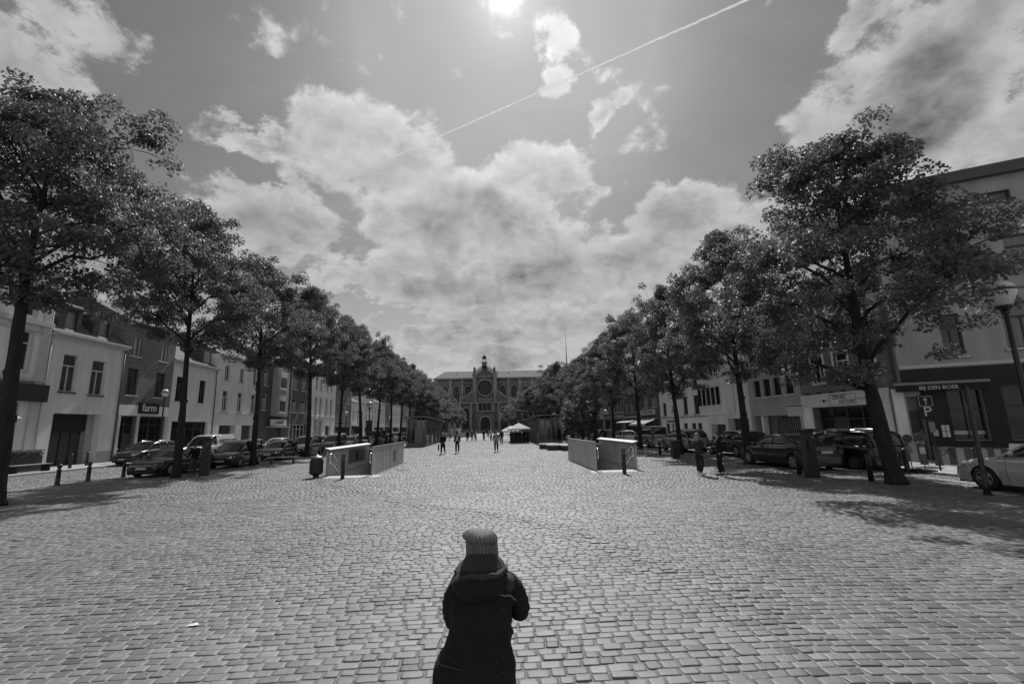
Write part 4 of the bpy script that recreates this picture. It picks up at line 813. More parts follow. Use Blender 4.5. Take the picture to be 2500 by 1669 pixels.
# ---------------------------------------------------------------- metro entrances
def metro(label, x0, x1, y0, y1, mirror, poster):
    t = thing('subway_entrance', label, 'subway entrance', ((x0+x1)/2, y0, 0)); w2 = (x1-x0)/2; L = y1-y0
    capx, thinx = (-w2, w2) if not mirror else (w2, -w2); s_ = -1 if not mirror else 1
    mb = MB(); mb.prism([(capx-.03, 0, -1.9), (capx+.03, 0, -1.9), (capx+.03, 0, 1.16), (capx-.03, 0, 1.16)], (0, L, 0)); w_ = mk('outer_wall', mb, M_STEEL, t)
    mb = MB(); mb.prism([(capx-s_*.16, -.02, 1.18), (capx+s_*.12, -.02, 1.26), (capx+s_*.12, -.02, 1.32), (capx-s_*.16, -.02, 1.24)], (0, L+.04, 0)); mk('cap', mb, M_STEELC, w_, False, .015)
    mb = MB(); mb.prism([(thinx-.025, -.25, -1.9), (thinx+.025, -.25, -1.9), (thinx+.025, -.25, 1.3), (thinx-.025, -.25, 1.3)], (0, L+.2, 0)); i_ = mk('side_wall', mb, M_STEEL, t)
    mb = MB(); mb.box(thinx-.04, thinx+.04, -.27, L-.03, 1.3, 1.33); mk('edge_trim', mb, M_STEELC, i_)
    for (xx, par) in ((capx, w_), (thinx, i_)):
        for yy in (1.85, 3.7, 5.55):
            for d_ in (-1, 1): q = MB(); q.box(min(xx+d_*.026, xx+d_*.034), max(xx+d_*.026, xx+d_*.034), yy-.006, yy+.006, .02, 1.12); mk('panel_joint', q, M_STEELD, par)
    mb = MB(); mb.box(-w2, w2, L-.03, L+.03, -1.9, .9); mk('end_wall', mb, M_STEELD, t)
    mb = MB()
    for k in range(11): mb.box(-w2+.04, w2-.04, .35+k*.32, .35+(k+1)*.32+.01, -2.1, -.17*(k+1))
    mb.box(-w2+.04, w2-.04, 3.87, L-.03, -2.1, -1.88); mk('steps', mb, M_KERB, t)
    for sx_ in (-1, 1):
        mb = MB(); a = sx_*(w2-.16)
        mb.tube([(a, .1, .55), (a, -.02, .62), (a, -.04, .95), (a, .1, 1.02), (a, .5, .95), (a, 3.6, -.8)], .03, 8); mb.tube([(a, .15, .6), (a, .5, .5), (a, 3.6, -1.2)], .025, 8); mk('handrail', mb, M_RAIL, t, True)
    if poster:
        mb = MB(); mb.box(capx-s_*.035, capx-s_*.045, 3.3, 6.5, .32, 1.08); p = mk('poster', mb, M_STEELD, t); mb = MB(); mb.lathe([(.27, 0), (.27, .01)], (capx-s_*.05, 4.9, .7), 24, 'X'); mk('poster_disc', mb, M_BLACKW, p)
        for q in (0, 1): mb = MB(); y = 4.3+q*.5; mb.prism([(w2+.03, y, .95), (w2+.03, y+.3, .95), (w2+.03, y+.38-q*.2, .3), (w2+.03, y+.2-q*.2, .3)], (.004, 0, 0)); mk('leg_shape', mb, M_RENDD, i_)  # two flat dark leg-shaped pieces on the side wall
    return t
metro('steel-walled stairs down with poster and handrails, left of the square', -7.84, -5.62, 22.75, 30.4, False, True)
metro('plain steel-walled stairs down with handrails, right of the square', 4.92, 6.92, 21.7, 29.0, True, False)
for x0, x1, y0, lab in ((-7.95, -5.2, 21.85, 'left'), (4.6, 7.05, 20.8, 'right')):
    mb = MB(); mb.box(x0, x1, y0, y0+.86, -.03, .004); o = mk('tactile_paving', mb, M_TACT); tag(o, f'strip of pale ribbed paving in front of the {lab} steel stair walls', 'paving strip', kind='structure')
    q = MB()
    for k in range(22):
        for j in range(3): x = x0+.06+k*(x1-x0-.12)/21; q.box(x-.02, x+.02, y0+.1+j*.26, y0+.3+j*.26, .004, .012)
    mk('studs', q, M_TACT, o)

# ---------------------------------------------------------------- street furniture
def lamp(label, x, y, H=6.0, big=1.0, banner=False, grp='street lamps'):
    t = thing('street_lamp', label, 'street lamp', (x, y, 0), 0, grp); b = big
    mb = MB(); mb.lathe([(.17*b, 0), (.17*b, .08), (.12*b, .14), (.11*b, 1.0), (.13*b, 1.04), (.13*b, 1.12), (.075*b, 1.22), (.06*b, H*.6), (.05*b, H-.95), (.08*b, H-.93), (.09*b, H-.86), (.06*b, H-.82)], n=12); mk('post', mb, M_IRON, t, True)
    mb = MB(); mb.lathe([(.10*b, H-.82), (.16*b, H-.74), (.19*b, H-.70)], n=14); mk('collar', mb, M_IRON, t, True)
    mb = MB(); mb.lathe([(.17*b, H-.70), (.31*b, H-.34), (.315*b, H-.3)], n=18); mk('lantern_glass', mb, M_LAMPG, t, True)
    mb = MB(); mb.lathe([(.325*b, H-.30), (.325*b, H-.25)], n=18); mk('ring', mb, M_IRON, t)
    mb = MB(); mb.lathe([(.30*b, H-.25), (.25*b, H-.13), (.12*b, H-.04), (.03*b, H)], n=18); mk('lantern_cap', mb, M_LAMPG, t, True)
    if banner: mb = MB(); mb.box(-.35, .35, -.03, .03, 1.5, 3.2); mk('panel', mb, M_IRON, t)
    return t
lamp('large black street lamp with white lantern at the right edge before the cafe', 13.75, 11.0, 5.66, 1.0, grp=None)
t = thing('traffic_pole', 'plain dark pole standing before the nose of the silver car, right edge', 'pole', (13.36, 12.06, 0)); mb = MB(); mb.lathe([(.075, 0), (.07, .3), (.06, .32), (.055, 2.9), (.02, 2.95)], n=12); mk('shaft', mb, M_IRON, t, True); mb = MB(); mb.lathe([(.1, 0), (.1, .05)], n=12); mk('base', mb, M_IRON, t)
lamp('slim street lamp with white lantern in front of the farm sign house', -28.5, 41.3, 6.1, 1.0)
lamp('street lamp before the dark brick house, behind the fourth left tree', -26.2, 85, 5.6, 1.1)
lamp('taller street lamp carrying a dark panel, between the left trees', -13.6, 52.5, 5.3, 1.1, True)
lamp('street lamp beside the low bushy tree, right side', 13.5, 62.5, 5.4, 1.0)
lamp('shorter street lamp in front of the grey pilastered house, right side', 15.8, 61.5, 4.1, 1.0)
lamp('street lamp far down the left side before the pale houses', -26.2, 122, 5.6, 1.1)

bp = [(.10, 0), (.10, .04), (.085, .06), (.07, .62), (.085, .64), (.085, .68), (.055, .70), (.05, .73), (.085, .80), (.09, .85), (.07, .91), (.02, .935)]
def bollard(x, y, label, grp, h=1.0, ball=True):
    mb = MB(); mb.lathe([(r_*1.1, z*h) for r_, z in bp] if ball else [(.085, 0), (.085, .9*h), (.07, .93*h), (.02, .94*h)], n=14)
    o = mk('bollard', mb, M_IRON, None, True); o.location = (x, y, 0); tag(o, label, 'bollard', grp); return o
for i, (x, y) in enumerate(((-21.4, 19.6), (-19.66, 22.3), (-19.62, 23.85), (-19.15, 25.4))): bollard(x, y, ['ball-topped bollard half hidden by the nearest left tree trunk', 'ball-topped bollard on the near kerb, first to the right of the nearest left trunk', 'ball-topped bollard on the near kerb, middle one before the black saloon', 'ball-topped bollard on the near kerb next to the black saloon'][i], 'ball-topped bollards on the left')
for i, (x, y) in enumerate(((-28.7, 30.1), (-28.1, 32.6), (-29.2, 35.2))): o = bollard(x, y, ['ball-topped bollard on the far pavement before the terrace planter', 'ball-topped bollard on the far pavement, left of the garage gate', 'ball-topped bollard on the far pavement before the garage gate right side'][i], 'ball-topped bollards on the left'); o.location.z = .1
for i, (x, y, hh) in enumerate(((11.5, 30.9, .95), (12.12, 17.8, .95), (12.98, 15.4, .95), (16.3, 17.5, .98))): bollard(x, y, ['short dark bollard behind the silver van, left of the litter box', 'dark bollard just left of the black parking meter', 'dark bollard left of the nearest right tree trunk', 'black banded bollard by the round road signs'][i], 'bollards on the right', hh, i == 3)
for i, (x, y) in enumerate(((-6.6, 21.25), (5.79, 19.96))):
    t = thing('striped_bollard', ['round black bollard with two pale bands before the left stair walls', 'round black bollard with two pale bands before the right stair walls'][i], 'bollard', (x, y, 0), 0, 'banded bollards by the stairs')
    mb = MB(); mb.lathe([(.085, 0), (.085, 1.07), (.075, 1.09), (.02, 1.095)], n=16); mk('post', mb, M_IRON, t)
    for z in (.84, .97): mb = MB(); mb.lathe([(.088, z), (.088, z+.05)], n=16); mk('band', mb, M_STEELD, t)
# round litter bin
t = thing('litter_bin', 'round dark cast litter bin left of the stair walls', 'litter bin', (-8.15, 22.3, 0)); mb = MB(); mb.lathe([(.13, 0), (.13, .1), (.24, .14), (.275, .2), (.28, .78), (.25, .84)], n=20)
for k in range(20): a = 2*math.pi*k/20; mb.box(.285*math.cos(a)-.012, .285*math.cos(a)+.012, .285*math.sin(a)-.012, .285*math.sin(a)+.012, .2, .78)
mk('body', mb, M_IRON, t); mb = MB(); mb.lathe([(.29, .86), (.3, .9), (.22, .96), (.08, 1.0), (.06, 1.04), (.02, 1.06)], n=20); mk('lid', mb, M_STEELD, t, True)
t = thing('litter_box', 'square dark litter box between the second and third right trees', 'litter bin', (11.25, 27.7, 0)); mb = MB(); mb.box(-.22, .22, -.22, .22, .05, 1.0); mk('body', mb, M_IRON, t, False, .03); mb = MB(); mb.box(-.25, .25, -.25, .25, 1.0, 1.06); mk('lid', mb, M_FRAMED, t)
def meter(label, x, y, H, rz):
    t = thing('parking_meter', label, 'parking meter', (x, y, 0), rz, 'parking ticket machines'); mb = MB(); mb.prism([(-.22, -.17, 0), (.22, -.17, 0), (.17, -.17, H-.08), (-.17, -.17, H-.08)], (0, .34, 0)); mk('cabinet', mb, M_IRON, t, False, .03)
    mb = MB(); mb.prism([(-.30, -.3, H-.06), (.12, -.3, H), (.29, -.3, H-.08), (.27, -.3, H-.12), (.13, -.3, H-.06), (-.22, -.3, H-.1)], (0, .6, 0)); mk('canopy', mb, M_IRON, t)
    mb = MB(); mb.lathe([(.05, -.215), (.05, -.2)], (.08, .02, H-.32), 14, 'Y'); mk('badge', mb, M_STEELD, t); mb = MB(); mb.box(-.12, .07, -.182, -.17, H-.75, H-.45); mk('screen', mb, M_GLASS, t)
meter('black parking ticket machine standing left of the black van, right side', 11.95, 16.85, 1.78, R(-8))
meter('black parking ticket machine beside a standing person, left side', -14.95, 25.2, 1.93, R(20))
# parking sign
t = thing('parking_sign', 'parking sign with white arrow and letter P on a leaning pole before the cafe', 'parking sign', (17.35, 17.2, .06), R(-40)); t.rotation_euler = (0, R(-1.5), R(-38))
mb = MB(); mb.lathe([(.035, 0), (.035, 2.9)], n=10); mk('pole', mb, M_IRON, t, True); mb = MB(); mb.box(-.24, .24, -.06, -.036, 1.95, 2.9); p = mk('panel', mb, M_BLACKW, t)
text('letter', 'P', .52, M_TRIM, p, Matrix(((1, 0, 0, 0), (0, 0, -1, -.064), (0, 1, 0, 2.24), (0, 0, 0, 1))), .003)
mb = MB(); mb.box(-.02, .02, -.068, -.062, 2.52, 2.72); mb.prism([(-.08, -.068, 2.70), (.08, -.068, 2.70), (0, -.068, 2.80)], (0, .006, 0)); mk('arrow', mb, M_TRIM, p)
mb = MB()
for a in ((-.2, .2, 2.46, 2.475), (-.2, .2, 2.835, 2.85), (-.2, -.185, 2.475, 2.835), (.185, .2, 2.475, 2.835)): mb.box(a[0], a[1], -.067, -.062, a[2], a[3])
mk('arrow_frame', mb, M_TRIM, p); mb = MB(); mb.box(-.05, .12, -.08, -.04, 1.45, 1.85); mk('ticket_plate', mb, M_STEELC, t)
# temporary road signs
for i, (x, y) in enumerate(((16.5, 17.5), (16.6, 17.05))):
    t = thing('round_road_sign', ['round temporary road sign on a bent foot, left one by the barriers', 'round temporary road sign with white plate below, right one by the barriers'][i], 'road sign', (x, y, .06), R(-30), 'temporary road signs'); mb = MB(); mb.lathe([(.02, 0), (.02, 1.3)], n=8); mk('pole', mb, M_STEELD, t)
    mb = MB(); mb.lathe([(.15, -.045), (.15, -.03)], (0, 0, 1.22+.06*i), 24, 'Y'); d = mk('disc', mb, M_FRAMED, t); mb = MB(); mb.lathe([(.17, -.03), (.17, -.02)], (0, 0, 1.22+.06*i), 24, 'Y'); mk('rim', mb, M_STEELC, d)
    mb = MB(); mb.box(-.08, .08, -.05, -.03, .66, .9); mk('plate', mb, M_TRIM if i else M_STEELD, t); mb = MB(); mb.box(-.3, .3, -.2, .2, 0, .06); mk('foot', mb, M_TYRE, t)
# barriers in front of the cafe
for i, (y0, y1, x, z) in enumerate(((21.4, 22.6, 18.4, .95), (19.4, 21.2, 19.0, .98), (17.65, 19.2, 19.25, .82), (16.4, 17.55, 19.3, .85))):
    t = thing('terrace_barrier', ['striped board barrier behind the nearest right trunk', 'striped board barrier with a scribble behind the parking sign', 'striped board barrier with a small cross mark, middle of the cafe front', 'striped board barrier behind the lamp post and silver car'][i], 'barrier', (x, (y0+y1)/2, .06), R(3), 'barriers before the cafe'); L = (y1-y0)/2
    n = 5
    for k in range(n): mb = MB(); a = -L+2*L*k/n; mb.box(-.02, .02, a, a+2*L/n-.004, .08, z-.07); mk('board', mb, M_RENDM if (k % 2) else M_RENDD, t)
    mb = MB(); mb.box(-.035, .035, -L, L, z-.066, z-.03); mk('top_rail', mb, M_RAIL, t); mb = MB(); mb.box(-.15, .15, -L+.1, -L+.2, 0, .08); mb.box(-.15, .15, L-.2, L-.1, 0, .08); mk('feet', mb, M_FRAMED, t)
    if i in (1, 2):
        mb = MB(); q = [(-.03, L-.6+.28*math.cos(a*.9), .55+.16*math.sin(a*1.7)) for a in range(8)]; mb.tube(q, .012, 5); mk('scribble', mb, M_BLACKW, t)
t = thing('menu_stand', 'painted folding board at the right end of the barriers', 'menu board', (19.2, 15.9, .06)); mb = MB(); mb.prism([(-.25, -.3, 0), (-.2, -.3, 0), (.02, -.3, 1.0), (-.02, -.3, 1.0)], (0, .6, 0)); mk('board', mb, M_RENDM, t); mb = MB(); mb.tube([(-.22, -.1, .5), (-.17, .1, .7), (-.24, .05, .3), (-.2, -.15, .6)], .014, 5); mk('scribble', mb, M_BLACKW, t)
t = thing('drain_grate', 'slatted grate lying on the pavement behind the parking sign', 'grate', (17.7, 18.1, .06)); mb = MB()
for k in range(6): mb.box(-.35+k*.13, -.29+k*.13, -.3, .3, .01, .05)
mk('slats', mb, M_RAIL, t); mb = MB(); mb.box(-.4, .4, -.34, .34, .001, .02); mk('tray', mb, M_FRAMED, t)
# terrace of the left cafe
t = thing('terrace_planter', 'dark terrace box with a clipped hedge at the left edge', 'planter', (-28.9, 29.2, .1)); mb = MB(); mb.box(-.35, .35, -1.6, 1.9, 0, .95); mk('box', mb, M_WOOD, t)
rg_ = np.random.RandomState(3); P_ = np.stack([rg_.uniform(-.4, .4, 5000), rg_.uniform(-1.65, 1.95, 5000), rg_.uniform(.92, 1.3, 5000)], 1); N_ = rg_.normal(size=(5000, 3)); N_ /= np.linalg.norm(N_, axis=1)[:, None]
o = bpy.data.objects.new('hedge', leafmesh('hedge', P_, N_, np.full(5000, .09), M_LEAF, 3)); C.objects.link(o); o.parent = t
t = thing('terrace_bench', 'low slatted bench in front of the dark terrace box', 'bench', (-28.0, 29.8, .1)); mb = MB()
for k in range(4): mb.box(-.25+k*.13, -.16+k*.13, -1.2, 1.2, .42, .46)
mk('seat', mb, M_RENDM, t)
for q in (-1, 1): mb = MB(); mb.box(-.25, .25, q-.04, q+.04, 0, .418); mk('leg', mb, M_IRON, t)
# park bench behind the third left tree
t = thing('park_bench', 'bench with pale seat edge right of the third left tree', 'bench', (-14.2, 32.6, 0), R(10)); mb = MB(); mb.box(-.95, .95, -.25, .25, .42, .47); mk('seat', mb, M_KERB, t)
for q in (-.7, .7): mb = MB(); mb.box(q-.05, q+.05, -.22, .22, 0, .418); mk('leg', mb, M_IRON, t)
# round planters as seats
for i, (x, y) in enumerate(((5.5, 43.6), (6.4, 42.2), (5.9, 41.0), (7.0, 39.6))):
    t = thing('round_bench', f'low round dark seat before the right kiosk, {ORD[i]} from the kiosk', 'bench', (x, y, 0), 0, 'round benches by the right kiosk'); mb = MB(); mb.lathe([(.85, 0), (.85, .36)], n=24); mk('base', mb, M_WOOD, t); mb = MB(); mb.lathe([(.92, .362), (.95, .40), (.95, .46), (.9, .48)], n=24); mk('top', mb, M_RENDM, t)
def parasol(label, x, y, r_, h, closed=False, grp='parasols'):
    t = thing('parasol', label, 'parasol', (x, y, 0), R(8), grp); mb = MB(); mb.lathe([(.035, 0), (.035, h)], n=8); mk('pole', mb, M_IRON, t); mb = MB()
    if closed: mb.lathe([(.2, 1.0), (.3, 1.3), (.2, h-.5), (.05, h)], n=10)
    else:
        a = [(math.cos(k*math.pi/4)*r_*(1.25 if k % 2 else 1), math.sin(k*math.pi/4)*r_*(1.25 if k % 2 else 1), h-.75) for k in range(8)]
        for k in range(8): mb.q(a[k], a[(k+1) % 8], (0, 0, h)); b = [(p[0], p[1], p[2]-.18) for p in (a[k], a[(k+1) % 8])]; mb.q(a[k], a[(k+1) % 8], b[1], b[0])
    mk('canopy', mb, M_CANVAS if not closed else M_CANVASM, t); mb = MB(); mb.lathe([(.3, 0), (.3, .08)], n=12); mk('base', mb, M_IRON, t); return t
parasol('open white parasol over the bar left of the right kiosk', 3.9, 61.5, 1.5, 2.6); parasol('open white parasol behind the bar parasol, nearer the church', 3.0, 66, 1.4, 2.3)
parasol('open white parasol on the terrace right of the right kiosk', 10.6, 70, 1.6, 2.6); parasol('white parasol beyond the terrace, by the small tree', 12.2, 76, 1.6, 2.6)
parasol('closed parasol beyond the left kiosk, left one', -7.2, 82, .3, 3.1, True); parasol('closed parasol beyond the left kiosk, right one', -6.3, 82.4, .3, 3.1, True)
t = thing('bar_counter', 'dark market bar counter under the open white parasol', 'counter', (3.9, 61.6, 0)); mb = MB(); mb.box(-1.2, 1.2, -.7, .7, 0, 1.1); mk('counter', mb, M_WOOD, t); mb = MB(); mb.box(-1.3, 1.3, -.8, .8, 1.102, 1.16); mk('top', mb, M_TRIM, t)
o = mk('site_fence', MB().box(-1.6, 1.6, -.03, .03, .05, 1.0), M_TRIM); o.location = (-5.6, 104, 0); tag(o, 'short pale fence panel before the church steps', 'fence')

# ---------------------------------------------------------------- vehicles (front towards +Y of the root)
KIND = {
 'sedan': dict(L=4.85, W=1.85, H=1.46, body=[(0, .80), (.015, .98), (.17, 1.02), (.5, .99), (.7, .97), (.86, .88), (.95, .76), (.99, .62), (1, .5)], gh=[(.13, 1.0), (.2, 1.2), (.30, 1.40), (.42, 1.46), (.52, 1.45), (.60, 1.36), (.73, .96)], sill=.2, R=.33),
 'suv': dict(L=4.65, W=1.9, H=1.66, body=[(0, .85), (.015, 1.06), (.5, 1.1), (.73, 1.07), (.88, 1.0), (.965, .88), (.995, .68), (1, .55)], gh=[(.015, 1.06), (.06, 1.32), (.13, 1.57), (.30, 1.66), (.5, 1.64), (.60, 1.52), (.76, 1.06)], sill=.28, R=.37),
 'hatch': dict(L=4.1, W=1.74, H=1.48, body=[(0, .75), (.02, .96), (.5, .98), (.74, .93), (.9, .82), (.97, .7), (1, .5)], gh=[(.015, .95), (.07, 1.25), (.15, 1.44), (.35, 1.48), (.5, 1.45), (.6, 1.33), (.77, .92)], sill=.2, R=.31),
 'mpv': dict(L=4.4, W=1.8, H=1.72, body=[(0, .8), (.01, 1.06), (.5, 1.08), (.76, 1.05), (.9, .92), (.975, .78), (1, .55)], gh=[(.008, 1.06), (.03, 1.5), (.07, 1.68), (.35, 1.72), (.5, 1.70), (.6, 1.58), (.80, 1.04)], sill=.22, R=.32),
 'van': dict(L=5.0, W=1.95, H=2.0, body=[(0, .85), (.01, 1.15), (.5, 1.17), (.82, 1.14), (.93, 1.0), (.985, .8), (1, .55)], gh=[(.004, 1.15), (.02, 1.85), (.05, 1.97), (.5, 2.0), (.66, 1.96), (.74, 1.8), (.87, 1.12)], sill=.25, R=.34),
}
def interp(tab, t):
    if t <= tab[0][0]: return tab[0][1]
    for (a, b), (c, d) in zip(tab, tab[1:]):
        if t <= c: return b+(d-b)*(t-a)/(c-a)
    return tab[-1][1]
def car(kind, label, x, y, rz, paint, panel=False, name='parked_car', cat='car', grp=None, sc=(1, 1, 1), rails=False, far=False):
    k = KIND[kind]; L, Wd, H, RR = k['L'], k['W'], k['H'], k['R']; P = PAINT[paint]
    t = thing(name, label, cat, (x, y, 0), rz, grp); t.scale = sc
    def Y(f): return (f-.5)*L
    def hw(f, z=0): return Wd/2*(1-.13*abs(2*f-1)**5-.10*max(0, abs(2*f-1)-.93)/.07)
    yf, yr = Y(.815), Y(.185)
    fs = sorted({0, .004, .012, .03, .06, 1, .996, .988, .975, .95, .92}|{i/26 for i in range(27)}|{.5+(w_+RR*1.14*c)/L for w_ in (yf, yr) for c in (-1, -.97, -.88, -.7, -.4, 0, .4, .7, .88, .97, 1)})
    mb = MB(); rows = []
    for f in fs:
        yy = Y(f); top = interp(k['body'], f); zb = k['sill']+.06*max(0, abs(2*f-1)-.8)*3
        for w_ in (yf, yr):
            q = (RR*1.14)**2-(yy-w_)**2
            if q > 0: zb = max(zb, RR+math.sqrt(q)*.98)
        zb = min(zb, top-.06); w_ = hw(f); r_ = [(.95*w_ if zb < .4 else w_, zb)]
        for s_, wf in ((.3, .99), (.55, 1.0), (.8, .985), (.93, .955)): r_.append((w_*wf, zb+(top-zb)*s_))
        r_ += [(w_*.87, top-.004), (w_*.5, top+.018), (0, top+.025)]
        rows.append([(a, yy, b) for a, b in r_])
    n = len(rows[0])
    for sgn in (1, -1):
        st = len(mb.v)
        for r_ in rows: mb.v += [(sgn*a, b, c) for a, b, c in r_]
        for i in range(len(rows)-1):
            for j in range(n-1): q = (st+i*n+j, st+(i+1)*n+j, st+(i+1)*n+j+1, st+i*n+j+1); mb.f.append(q if sgn > 0 else q[::-1])
    for r_ in (rows[0], rows[-1]): mb.q(*([(a, b, c) for a, b, c in r_]+[(-a, b, c) for a, b, c in r_[::-1][1:]]))
    body = mk('body', mb, P, t, True)
    mb = MB(); mb.box(-Wd*.40, Wd*.40, Y(.012), Y(.985), k['sill']-.03, .62); mk('underbody', mb, M_TYRE, t)
    # glasshouse
    g0, g1 = k['gh'][0][0], k['gh'][-1][0]; N = 30; gr = []
    for i in range(N+1):
        f = g0+(g1-g0)*i/N; zb = interp(k['body'], f)-.02; zt = max(interp(k['gh'], f), zb+.01); wb = hw(f)*.90; wt = Wd/2*.74
        w2_ = wb+(wt-wb)*min(1, max(0, (zt-zb)/(H-zb))); yy = Y(f); gr.append([(wb, yy, zb), ((wb+w2_)/2+.02, yy, (zb+zt)/2), (w2_, yy, zt-.035), (w2_*.93, yy, zt), (w2_*.5, yy, zt+.018), (0, yy, zt+.024)])
    mb = MB(); n2 = 6
    for sgn in (1, -1):
        st = len(mb.v)
        for r_ in gr: mb.v += [(sgn*a, b, c) for a, b, c in r_]
        for i in range(N):
            for j in range(n2-1): q = (st+i*n2+j, st+(i+1)*n2+j, st+(i+1)*n2+j+1, st+i*n2+j+1); mb.f.append(q if sgn > 0 else q[::-1])
    mk('windows', mb, M_GLASS, t, True)
    mb = MB(); zmax = max(b for a, b in k['gh'])
    def off(p, d=.012): return (p[0]+(d if p[0] > 0 else -d if p[0] < 0 else 0), p[1], p[2]+d)
    for i in range(N):
        f = g0+(g1-g0)*(i+.5)/N
        if interp(k['gh'], f) > zmax-.11:
            for sgn in (1, -1):
                for j in (2, 3, 4): mb.q(*[off((sgn*p[0], p[1], p[2])) for p in (gr[i][j], gr[i+1][j], gr[i+1][j+1], gr[i][j+1])])
        if panel and f < .60:
            for sgn in (1, -1):
                for j in (0, 1): mb.q(*[off((sgn*p[0], p[1], p[2]), .012) for p in (gr[i][j], gr[i+1][j], gr[i+1][j+1], gr[i][j+1])])
    for sgn in (1, -1):
        mb.tube([off((sgn*r_[2][0], r_[2][1], r_[2][2]), .0) for r_ in gr], [.045 if interp(k['gh'], g0+(g1-g0)*i/N) < zmax-.1 else .03 for i in range(N+1)], 6)
        for fb in ((.5, .32) if kind in ('suv', 'mpv', 'van', 'hatch') else (.46,)):
            i = min(N-1, max(1, int((fb-g0)/(g1-g0)*N))); mb.tube([(sgn*(gr[i][0][0]), gr[i][0][1], gr[i][0][2]), (sgn*gr[i][1][0], gr[i][1][1], gr[i][1][2]), (sgn*gr[i][2][0], gr[i][2][1], gr[i][2][2])], .032, 5)
    mk('roof', mb, P, t, True)
    mb = MB()
    for sgn in (1, -1): mb.tube([(sgn*(r_[0][0]+.012), r_[0][1], r_[0][2]+.02) for r_ in gr[1:-2]], .012, 5)
    mk('window_trim', mb, M_RAIL if kind in ('sedan', 'suv') else P, t, True)
    if rails:
        mb = MB()
        for sgn in (1, -1): mb.tube([(sgn*Wd*.35, Y(f), interp(k['gh'], f)+z_) for f, z_ in ((.14, .0), (.18, .06), (.46, .07), (.52, .02))], .018, 6)
        mk('roof_rails', mb, M_RAIL, t, True)
    # wheels
    for sx_ in (-1, 1):
        for yy in (yf, yr):
            c = (sx_*(Wd/2-.12), yy, RR); mb = MB(); mb.lathe([(RR*.62, -.10), (RR*.94, -.105), (RR, -.07), (RR, .07), (RR*.94, .105), (RR*.62, .10)], c, 22, 'X'); w_ = mk('wheel', mb, M_TYRE, t, True)
            mb = MB(); xo = sx_*.104; mb.lathe([(RR*.66, xo-.012*sx_), (RR*.66, xo+.01*sx_), (RR*.58, xo+.012*sx_), (RR*.56, xo-.03*sx_)], c, 20, 'X')
            for q in range(5):
                a = q*2*math.pi/5; ca, sa = math.cos(a), math.sin(a); wv = .13*RR
                P4 = [(c[0]+xo-.005*sx_, c[1]+ca*r1-sa*v_, c[2]+sa*r1+ca*v_) for r1, v_ in ((.1*RR, -wv*1.3), (.62*RR, -wv), (.62*RR, wv), (.1*RR, wv*1.3))]; mb.prism(P4, (.015*sx_, 0, 0))
            mb.lathe([(.14*RR, xo-.02*sx_), (.12*RR, xo+.022*sx_)], c, 12, 'X'); mk('rim', mb, M_RIM, w_)
    if far: return t
    # lamps, grille, plates, mirrors, handles
    for sx_ in (-1, 1):
        f = .955; z_ = interp(k['body'], .965)-.05; mb = MB(); mb.prism([(sx_*Wd*.30, Y(.992), z_-.10), (sx_*hw(.96)*1.0, Y(.962), z_-.09), (sx_*hw(.93)*1.005, Y(.915), z_+.05), (sx_*Wd*.33, Y(.975), z_+.04)], (0, .04, 0)); mk('headlight', mb, M_HEADL, t)
        zt = interp(k['body'], .01); mb = MB(); h1 = .34 if kind in ('suv', 'mpv', 'van') else .2; mb.box(min(sx_*hw(.01)*.74, sx_*hw(.01)*1.0), max(sx_*hw(.01)*.74, sx_*hw(.01)*1.0), Y(0)-.025, Y(.03), zt-.06-h1, zt-.06); mk('taillight', mb, M_TAILL, t, False, .02)
        i = int(.86*N); mb = MB(); mb.ell((sx_*(hw(.66)+.09), Y(g1-.09), interp(k['body'], .66)+.10), (.10, .05, .075), 10, 6); mk('mirror', mb, P, t, True)
        mb = MB()
        for fh in ((.36, .58) if not panel else (.58,)): mb.box(min(sx_*hw(fh)*.985, sx_*(hw(fh)*.985+.03)), max(sx_*hw(fh)*.985, sx_*(hw(fh)*.985+.03)), Y(fh)-.09, Y(fh)+.09, interp(k['body'], fh)-.2, interp(k['body'], fh)-.17)
        mk('door_handle', mb, M_RAIL if kind == 'suv' else P, t)
        mb = MB()
        for fh in (.31, .50, .70):
            r_ = min(rows, key=lambda q: abs(q[0][1]-Y(fh))); mb.tube([(sx_*q[0]*1.0, q[1], q[2]) for q in r_[:6]], .006, 4)
        mk('door_gap', mb, M_TYRE, t)
    zg = interp(k['body'], .985); mb = MB(); mb.box(-Wd*.27, Wd*.27, Y(.985), Y(1)+.02, zg-.20, zg-.05); gl = mk('grille', mb, M_TYRE, t, False, .02)
    mb = MB(); mb.box(-Wd*.28, Wd*.28, Y(1)+.015, Y(1)+.03, zg-.05, zg-.03); mk('chrome_strip', mb, M_RAIL, gl)
    mb = MB(); mb.box(-.26, .26, Y(1)-.01, Y(1)+.03, .42, .53); mk('number_plate', mb, M_PLATE, t); mb = MB(); mb.box(-.26, .26, Y(0)-.03, Y(0)+.01, .62 if kind != 'sedan' else .70, .73 if kind != 'sedan' else .81); mk('number_plate', mb, M_PLATE, t)
    mb = MB(); mb.box(-Wd*.36, Wd*.36, Y(.99), Y(1)+.012, .26, .38); mk('air_intake', mb, M_TYRE, t)
    return t
PI = math.pi
G1, G2, G3 = 'cars parked along the left near row', 'cars parked along the left kerb', 'cars parked on the right'
car('suv', 'dark grey SUV with bright roof rails parked before the garage gate house', -26.3, 37.0, PI+R(-2), 'grey', rails=True, grp=G2)
car('sedan', 'low black saloon with its nose out, left of the second left tree', -17.7, 27.0, PI+R(-2), 'black', grp=G1, sc=(1, .96, .97))
car('mpv', 'tall dark van-like car with large windscreen between second and third left trees', -16.75, 31.6, PI+R(3), 'slate', grp=G1, sc=(.97, .97, .95))
